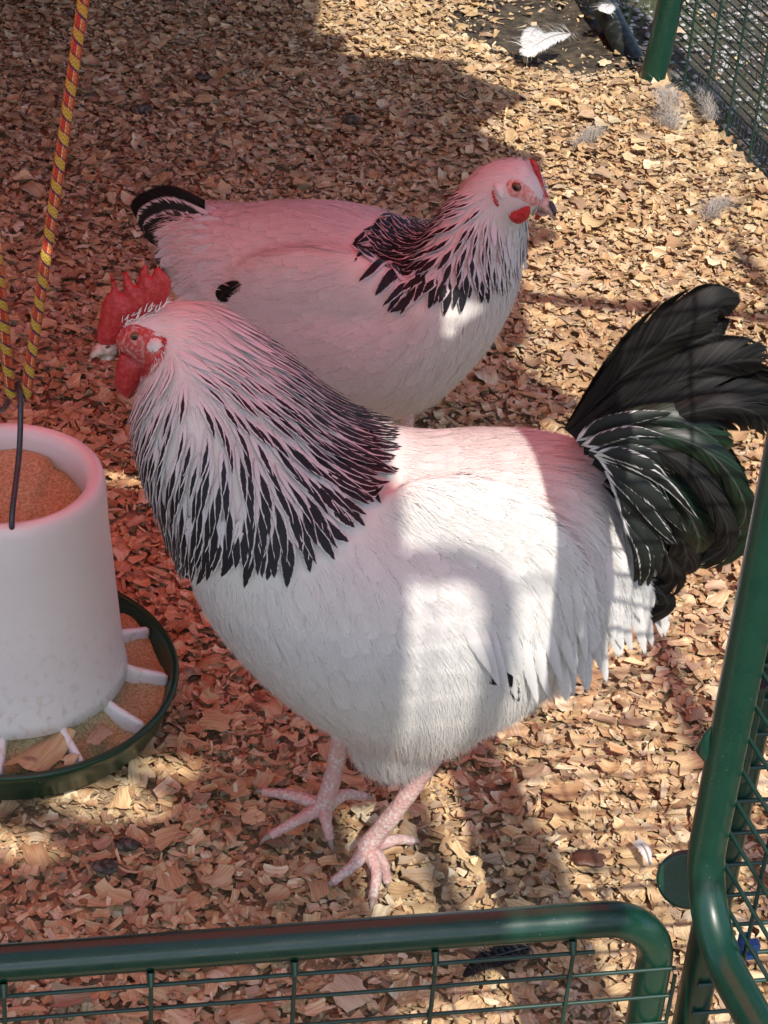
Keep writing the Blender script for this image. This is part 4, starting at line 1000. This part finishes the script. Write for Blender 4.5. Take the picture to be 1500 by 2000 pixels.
# ------------------------------------------------------------------ hen
HP = Plane((-.02, 2.12, 0), math.radians(-24))
hen = empty('hen', (-.02, 2.12, 0), 'white hen with black laced neck and small comb standing behind the rooster', 'hen')
secs = [((318, 402), (345, 520), .014), ((352, 392), (385, 565), .042), ((430, 379), (455, 650), .078), ((530, 371), (560, 775), .102), ((620, 372), (675, 835), .115), ((700, 390), (795, 838), .120),
        ((765, 425), (893, 800), .115), ((812, 432), (965, 715), .102), ((845, 414), (1002, 615), .083), ((873, 386), (1010, 535), .064), ((905, 347), (1018, 472), .046), ((945, 313), (1015, 446), .034), ((990, 304), (1030, 430), .0285), ((1030, 312), (1045, 422), .024), ((1054, 345), (1058, 410), .016), ((1064, 375), (1066, 402), .007)]
pieces = [loft(HP, secs)]
for sg in (1, -1):
    A, B = HP.at(440, 605, .078 * sg), HP.at(785, 578, .082 * sg); ax = A - B; L = np.linalg.norm(ax); u = ax / L; w = np.cross(u, HP.n); w /= np.linalg.norm(w)
    pieces.append(ellipsoid((A + B) / 2, [u * L * .54, w * .064, HP.n * .030]))
hbody = union_skin('body', pieces, M['skinwhite'], hen)
HB_ = Bird(HP, hbody)
HB_.guides([(1000, 330, -1, .1), (950, 340, -.9, .5), (900, 380, -.9, .55), (860, 420, -1, .45), (800, 470, -1, .5), (780, 540, -.8, .8), (830, 560, -.5, 1), (880, 540, -.3, 1), (930, 470, -.45, 1), (950, 520, -.1, 1), (990, 520, 0, 1), (1000, 450, -.1, 1), (760, 440, -1, .35),
            (600, 400, -1, .02), (450, 400, -1, .05), (360, 430, -1, .1), (600, 520, -1, .15), (650, 600, -1, .15), (500, 600, -1, .0), (760, 650, -.9, .35), (900, 680, -.5, .9), (950, 620, -.2, 1), (800, 760, -.7, .6), (650, 720, -1, .2), (420, 600, -.9, .3)])
HHK = [(880, 365), (940, 375), (975, 430), (1010, 480), (1015, 560), (985, 570), (948, 592), (925, 590), (895, 608), (865, 616), (840, 600), (815, 592), (790, 618), (758, 612), (732, 578), (702, 552), (688, 520), (694, 482), (706, 456), (735, 430), (770, 422), (830, 415)]
HHEAD = HB_.pick(985, 370)
heap = Heap(); solo = []
for q in HB_.sample(18000, .0076):
    x, y = HB_.px(q)
    if not inpoly(x, y, HHK): continue
    dh = np.linalg.norm(q - HHEAD); g_ = sstep(.03, .16, dh); L = (.024 + .036 * g_) * random.uniform(.85, 1.15); n = 7
    pts, nr = HB_.trace(q, n, L / (n - 1)); tx, ty = HB_.px(pts[-1])
    if not inpoly(tx, ty + random.uniform(-10, 6), HHK):
        L *= .65; pts, nr = HB_.trace(q, n, L / (n - 1)); tx, ty = HB_.px(pts[-1])
        if not inpoly(tx, ty, HHK): continue
    hw = (.0030 + .0042 * g_) * random.uniform(.85, 1.15)
    th = sstep(1005, 900, tx)                      # paler towards the throat
    blk = (.42 + .32 * sstep(.03, .12, np.linalg.norm(pts[-1] - HHEAD))) * (.35 + .65 * th) * random.uniform(.85, 1.1)
    if tx > 955 and random.random() < .55: blk = 0
    v, f, uv = vane(pts, nr, hw, 'pointed', .0010 + random.uniform(0, .0008), .0062 + random.uniform(0, .0025), .25)
    it = (v, f, uv, (random.random(), min(blk, .86), random.uniform(0, .15), 1))
    if HB_.near(q) and len(solo) < 250: solo.append(it)
    else: heap.add(*it)
heap.build('hackle_plumage', M['hackle'], hen)
for v, f, uv, a in solo: mesh('hackle_feather', v, f, M['hackle'], hen, uv, [a] * len(v))
HCAPE = [((800, 425), (770, 428), (738, 433)), ((790, 435), (748, 444), (706, 457)), ((775, 442), (735, 462), (694, 483)), ((770, 460), (730, 488), (690, 519)), ((775, 475), (742, 515), (703, 552)), ((790, 490), (765, 535), (733, 578)), ((805, 500), (785, 558), (759, 612)), ((825, 510), (808, 565), (785, 618)), ((840, 510), (828, 555), (812, 592)), ((860, 520), (850, 565), (838, 604)), ((880, 520), (876, 570), (866, 616)), ((905, 520), (903, 565), (896, 608)), ((935, 520), (938, 560), (936, 590)),
         ((810, 440), (775, 455), (735, 470)), ((815, 455), (780, 480), (740, 510)), ((825, 470), (795, 510), (765, 555)), ((845, 480), (825, 530), (800, 575))]
for a, b, c in HCAPE:
    for mir in (0, 1):
        sp_ = catmull([HB_.pick(*a), HB_.pick(*b), HB_.pick(*c)], 9)
        if mir: sp_ = np.array([HP.mirror(p) for p in sp_])
        pts, nr = [], []
        for p in sp_:
            q_, no, _, _ = HB_.bvh.find_nearest(Vector(p)); pts.append(np.array(q_)); nr.append(np.array(no))
        v, f, uv = vane(np.array(pts), np.array(nr), random.uniform(.0065, .0085), 'pointed', .002, .0052 + random.uniform(-.001, .002), .25)
        mesh('cape_feather', v, f, M['hackle'], hen, uv, [(random.random(), random.uniform(.62, .8), .1, 1)] * len(v))
heap = Heap()
for q in HB_.sample(16000, .0120):
    x, y = HB_.px(q)
    if x > 960 and y < 425: continue
    if inpoly(x, y, HHK): continue
    L = .036 * random.uniform(.8, 1.2); hw = .0080 * random.uniform(.7, 1.3); n = 6
    if x > 900 and y < 520: L *= .6; hw *= .55
    pts, nr = HB_.trace(q, n, L / (n - 1)); v, f, uv = vane(pts, nr, hw, 'round', .0004, .0014 + random.uniform(0, .0008), .05); heap.add(v, f, uv, (random.random(), 0, random.uniform(0, .10), 1), nr)
heap.build('body_plumage', M['white'], hen)
HFACE = [(989, 356), (998, 350), (1012, 351), (1022, 357), (1034, 366), (1044, 378), (1056, 392), (1046, 402), (1030, 397), (1014, 388), (1000, 384), (990, 372)]
def hfn(x, y):
    if inpoly(x, y, HHK) and x < 930: return None
    if inpoly(x, y, HFACE): return None
    if x > 900 and y < 480: return (.010, .15, .0005)
    if x < 400: return (.024, .25, .0006)
    if y > 760: return (.022, .2, .0004)
    return (.026, .040, .0004)
barbs(HB_, 'down', hen, 44000, hfn, M['down'])
HT_ = [(((400, 400), (340, 392), (290, 408), (268, 432)), .020, .010, 'black'), (((405, 420), (345, 415), (300, 425), (275, 452)), .019, .018, 'laced'), (((410, 440), (350, 440), (310, 450), (285, 470)), .019, .026, 'laced'), (((405, 470), (355, 480), (325, 500), (310, 520)), .016, .030, 'white'),
       (((410, 490), (365, 505), (335, 530), (318, 545)), .015, .024, 'laced'), (((400, 500), (350, 520), (325, 530), (312, 518)), .015, .016, 'black')]
for px, hw, off, mt in HT_:
    for sg in (1, -1): strip_feather('tail_feather', px, hw, 'blade', M[mt], (random.random(), .8, .3, 1), hen, HP, sg * off, n=12, camber=.2, lean=.2 * sg)
for i in range(46):
    y0 = random.uniform(395, 590); x0 = random.uniform(370, 440) + max(0, y0 - 500) * .3; L = random.uniform(55, 85)
    strip_feather('tail_covert', [(x0, y0), (x0 - L * .5, y0 + random.uniform(0, 8)), (x0 - L, y0 + random.uniform(6, 26))], random.uniform(.005, .009), random.choice(('round', 'pointed')), M['white'], (random.random(), 0, random.uniform(.0, .6), 1), hen, HP, (HB_, random.uniform(.002, .006), 1), n=8, cross=2)
q = HB_.pick(452, 575)
strip_feather('flight_feather', [(490, 578), (462, 566), (436, 574), (428, 590)], .010, 'round', M['black'], (random.random(), 0, 0, 1), hen, HP, (q - HP.O) @ HP.n + .004, n=10)
shell(HB_, 'face', HFACE, M['henface'], hen, .0012, rough=.0008)
shell(HB_, 'ear_rim', [(960, 374), (965, 372), (973, 392), (974, 404), (966, 398)], M['comb'], hen, .003)
shell(HB_, 'ear_lobe', [(964, 356), (978, 357), (985, 372), (984, 388), (974, 386), (964, 370)], M['skinwhite'], hen, .0045)
eye(HB_, 1009, 365, .0056, hen)
CO = (HB_.pick(1050, 345) - HP.O) @ HP.n * .55
inflate('comb', [(1034, 310), (1043, 312), (1053, 326), (1058, 345), (1064, 366), (1071, 386), (1065, 397), (1052, 392), (1047, 372), (1050, 352), (1045, 338), (1038, 324)], HP, CO, .0035, M['comb'], hen, res=.0018)
inflate('wattle', [(990, 414), (1008, 411), (1032, 402), (1036, 412), (1030, 428), (1016, 437), (1003, 435), (994, 425)], HP, (HB_.pick(1010, 415) - HP.O) @ HP.n + .003, .0040, M['comb'], hen, res=.0018)
inflate('wattle', [(1046, 418), (1056, 412), (1060, 420), (1050, 430), (1044, 428)], HP, -.012, .003, M['comb'], hen, res=.0018)
inflate('upper_beak', [(1040, 396), (1054, 386), (1068, 386), (1078, 398), (1085, 416), (1084, 432), (1073, 421), (1056, 412), (1040, 408)], HP, .002, .0068, M['beak'], hen, pw=.6, rough=.0001, res=.0018)
inflate('beak_ridge', [(1070, 388), (1079, 397), (1086, 414), (1085, 426), (1081, 412), (1075, 399)], HP, .002, .0050, M['darkhorn'], hen, pw=.5, rough=.0001, res=.0014)
inflate('lower_beak', [(1038, 407), (1056, 412), (1070, 420), (1062, 422), (1046, 416)], HP, .002, .0056, M['beak'], hen, pw=.6, rough=.0001, res=.0018)
for sg in (1, -1):
    hip = HP.at(795, 800, .05 * sg); hub = hip.copy(); hub[2] = .022; e_ = HP.e; n_ = HP.n
    b0 = hub * np.array([1, 1, 0])
    foot(hen, hip, hub, [[b0 + e_ * .03 + Z3 * .012, b0 + e_ * .065 + Z3 * .004], [b0 + e_ * .025 + n_ * .02 + Z3 * .012, b0 + e_ * .05 + n_ * .04 + Z3 * .003], [b0 + e_ * .025 - n_ * .02 + Z3 * .012, b0 + e_ * .05 - n_ * .04 + Z3 * .003], [b0 - e_ * .02 + Z3 * .01, b0 - e_ * .035 + Z3 * .003]], .0075)

# ================================================================== small things on the litter
def loose_feather(name, px, z, hw, mat, attr, label, shape='round', lift=.006, fluff=0, fcol=(.8, .79, .78), roll=0.0):
    q = catmull([G(x, y, z) for x, y in px], 12); q[:, 2] += lift * np.sin(np.linspace(0, math.pi, 12))
    nr = np.array([Vector((math.sin(roll) * .5, -.35, .9)).normalized() for _ in q]); root = empty(name, q[0] * np.array([1, 1, 0]) + Z3 * z, label, 'feather')
    if name != 'down_tuft': v, f, uv = vane(q, nr, hw, shape, 0, 0, .2, 4); mesh('vane', v, f, mat, root, uv, [attr] * len(v))
    else: fluff *= 3
    tube('quill', [p + nr[0] * .0006 for p in q[:9]], [.0011 - .0001 * i for i in range(9)], M['claw'] if fcol[0] > .3 else M['steel'], root, 6)
    if fluff:
        V_, F_ = [], []
        for i in range(fluff):
            t = random.random() ** 1.3; p = q[int(t * 10)] + (np.array([random.gauss(0, .5), random.gauss(0, .5), abs(random.gauss(0, .3))]) * hw if name == 'down_tuft' else 0); d = (q[int(t * 10) + 1] - q[int(t * 10)]); d /= np.linalg.norm(d); sd = np.cross(nr[0], d) * random.choice((-1, 1))
            if name == 'down_tuft': a_ = random.uniform(0, 6.3); sd = np.array([math.cos(a_), math.sin(a_), .2]); d = d * .3
            L = hw * random.uniform(.8, 1.9); tip = p + sd * L + d * L * random.uniform(.1, 1.1) + Z3 * L * random.uniform(-.1, .5); b = len(V_); w = np.cross(sd, Z3) * .0002 if name == 'down_tuft' else d * .00025
            V_ += [p - w, p + w, (p + tip) / 2 + w + Z3 * L * .12, (p + tip) / 2 - w + Z3 * L * .12, tip]; F_ += [(b, b + 1, b + 2, b + 3), (b + 3, b + 2, b + 4)]
        tag(mesh('barbs', V_, F_, (M['greydown'] if name == 'down_tuft' else M['down']) if fcol[0] > .3 else mat, root), kind='stuff')
    return root
k = NT('grey_down_barb'); k.base(rgb(.46, .42, .38), .7); M['greydown'] = k.m
k = NT('black_barb'); k.base(rgb(.012, .011, .012), .5); M['blackbarb'] = k.m
loose_feather('black_feather', [(1035, 1850), (990, 1872), (940, 1890), (900, 1912)], .020, .010, M['black'], (.3, 0, 0, 1), 'ragged black feather lying on the shavings behind the low gate', 'pointed', .008, 260, (.02, .02, .02))
for o in [c for c in bpy.data.objects['black_feather'].children if c.name.startswith('barbs')]: o.data.materials[0] = M['blackbarb']
loose_feather('white_feather', [(1115, 65), (1080, 82), (1045, 100), (1015, 108)], .030, .016, M['white'], (.4, 0, .1, 1), 'large white wing feather lying by the hollow at the back', 'round', .012, 90)
loose_feather('white_feather', [(1060, 62), (1040, 75), (1030, 95)], .035, .016, M['white'], (.5, 0, .1, 1), 'curled white feather upright beside the large wing feather', 'round', .012, 60)
loose_feather('white_feather', [(1325, 278), (1305, 290), (1278, 302)], .035, .009, M['white'], (.7, 0, .05, 1), 'narrow white feather on the heap of shavings near the fence', 'round', .006, 40)
loose_feather('white_feather', [(1270, 1690), (1258, 1668), (1240, 1640)], .020, .0055, M['white'], (.2, 0, .25, 1), 'thin pale feather on the shavings beside the disc of the post', 'blade', .006, 0)
loose_feather('white_feather', [(1195, 8), (1185, 20), (1178, 25)], .045, .014, M['white'], (.9, 0, .05, 1), 'small white feather stuck on the dark tube at the back', 'round', .006, 50)
loose_feather('down_tuft', [(1310, 250), (1300, 215), (1295, 185)], .045, .016, M['white'], (.6, 0, .6, 1), 'fluffy grey down tuft on the heap below the corner post', 'round', .012, 300)
loose_feather('down_tuft', [(1385, 235), (1380, 205), (1388, 180)], .030, .012, M['white'], (.15, 0, .6, 1), 'grey down tuft caught at the foot of the side fence', 'round', .012, 220)
loose_feather('down_tuft', [(1130, 290), (1155, 275), (1165, 260)], .020, .012, M['white'], (.35, 0, .7, 1), 'grey brown down tuft on the litter behind the hen head', 'round', .006, 160)
loose_feather('down_tuft', [(1380, 430), (1400, 415), (1420, 405)], .020, .012, M['white'], (.85, 0, .5, 1), 'pale down tuft among shavings at the right edge', 'round', .008, 160)
k = NT('dried_dropping'); nz = k.noise(k.obj, 160, 4); k.base(k.mix(k.ss(nz, .4, .65), rgb(.035, .026, .018), rgb(.15, .125, .10)), .7); k.bump(nz, .8, .004); M['drop'] = k.m
k = NT('brown_bark'); nz = k.noise(k.obj, 120, 4); k.base(k.mix(nz, rgb(.06, .022, .012), rgb(.13, .05, .025)), .5); k.bump(nz, .6, .003); M['bark'] = k.m
for x, y, r, mt, nm, lb in ((272, 215, .014, 'drop', 'dropping', 'dark dropping on the red lit litter beside the rope'), (685, 232, .013, 'drop', 'dropping', 'small dark dropping on the litter above the hen back'), (250, 1650, .0095, 'drop', 'dropping', 'grey dropping on the shavings below the feeder pan'),
                            (205, 1692, .0095, 'drop', 'dropping', 'black dropping at the lower left near the low gate'), (1148, 1676, .014, 'bark', 'bark_piece', 'reddish brown bark piece on the pale shavings at lower right'), (395, 150, .010, 'drop', 'dropping', 'tiny dark dropping on the dim litter at the back')):
    c = G(x, y, .010); v_, f_ = [], []
    for j in range(3 if mt == 'drop' else 1):
        o_ = np.array([random.uniform(-.7, .7) * r, random.uniform(-.5, .5) * r, random.uniform(0, .2) * r]) if j else np.zeros(3); rr = r * (1 - .25 * j)
        a, b = ellipsoid(c + o_, [np.array([rr * random.uniform(.8, 1.2), 0, 0]), np.array([0, rr * random.uniform(.6, .9), 0]), Z3 * rr * (.55 if mt == 'drop' else .25)], 12, 16)
        a = [p + (p - c - o_) * .35 * noise.noise(Vector(p * 160)) for p in a]; f_ += [tuple(q + len(v_) for q in t) for t in b]; v_ += a
    tag(mesh(nm, v_, f_, M[mt]), lb, 'dropping' if mt == 'drop' else 'bark')
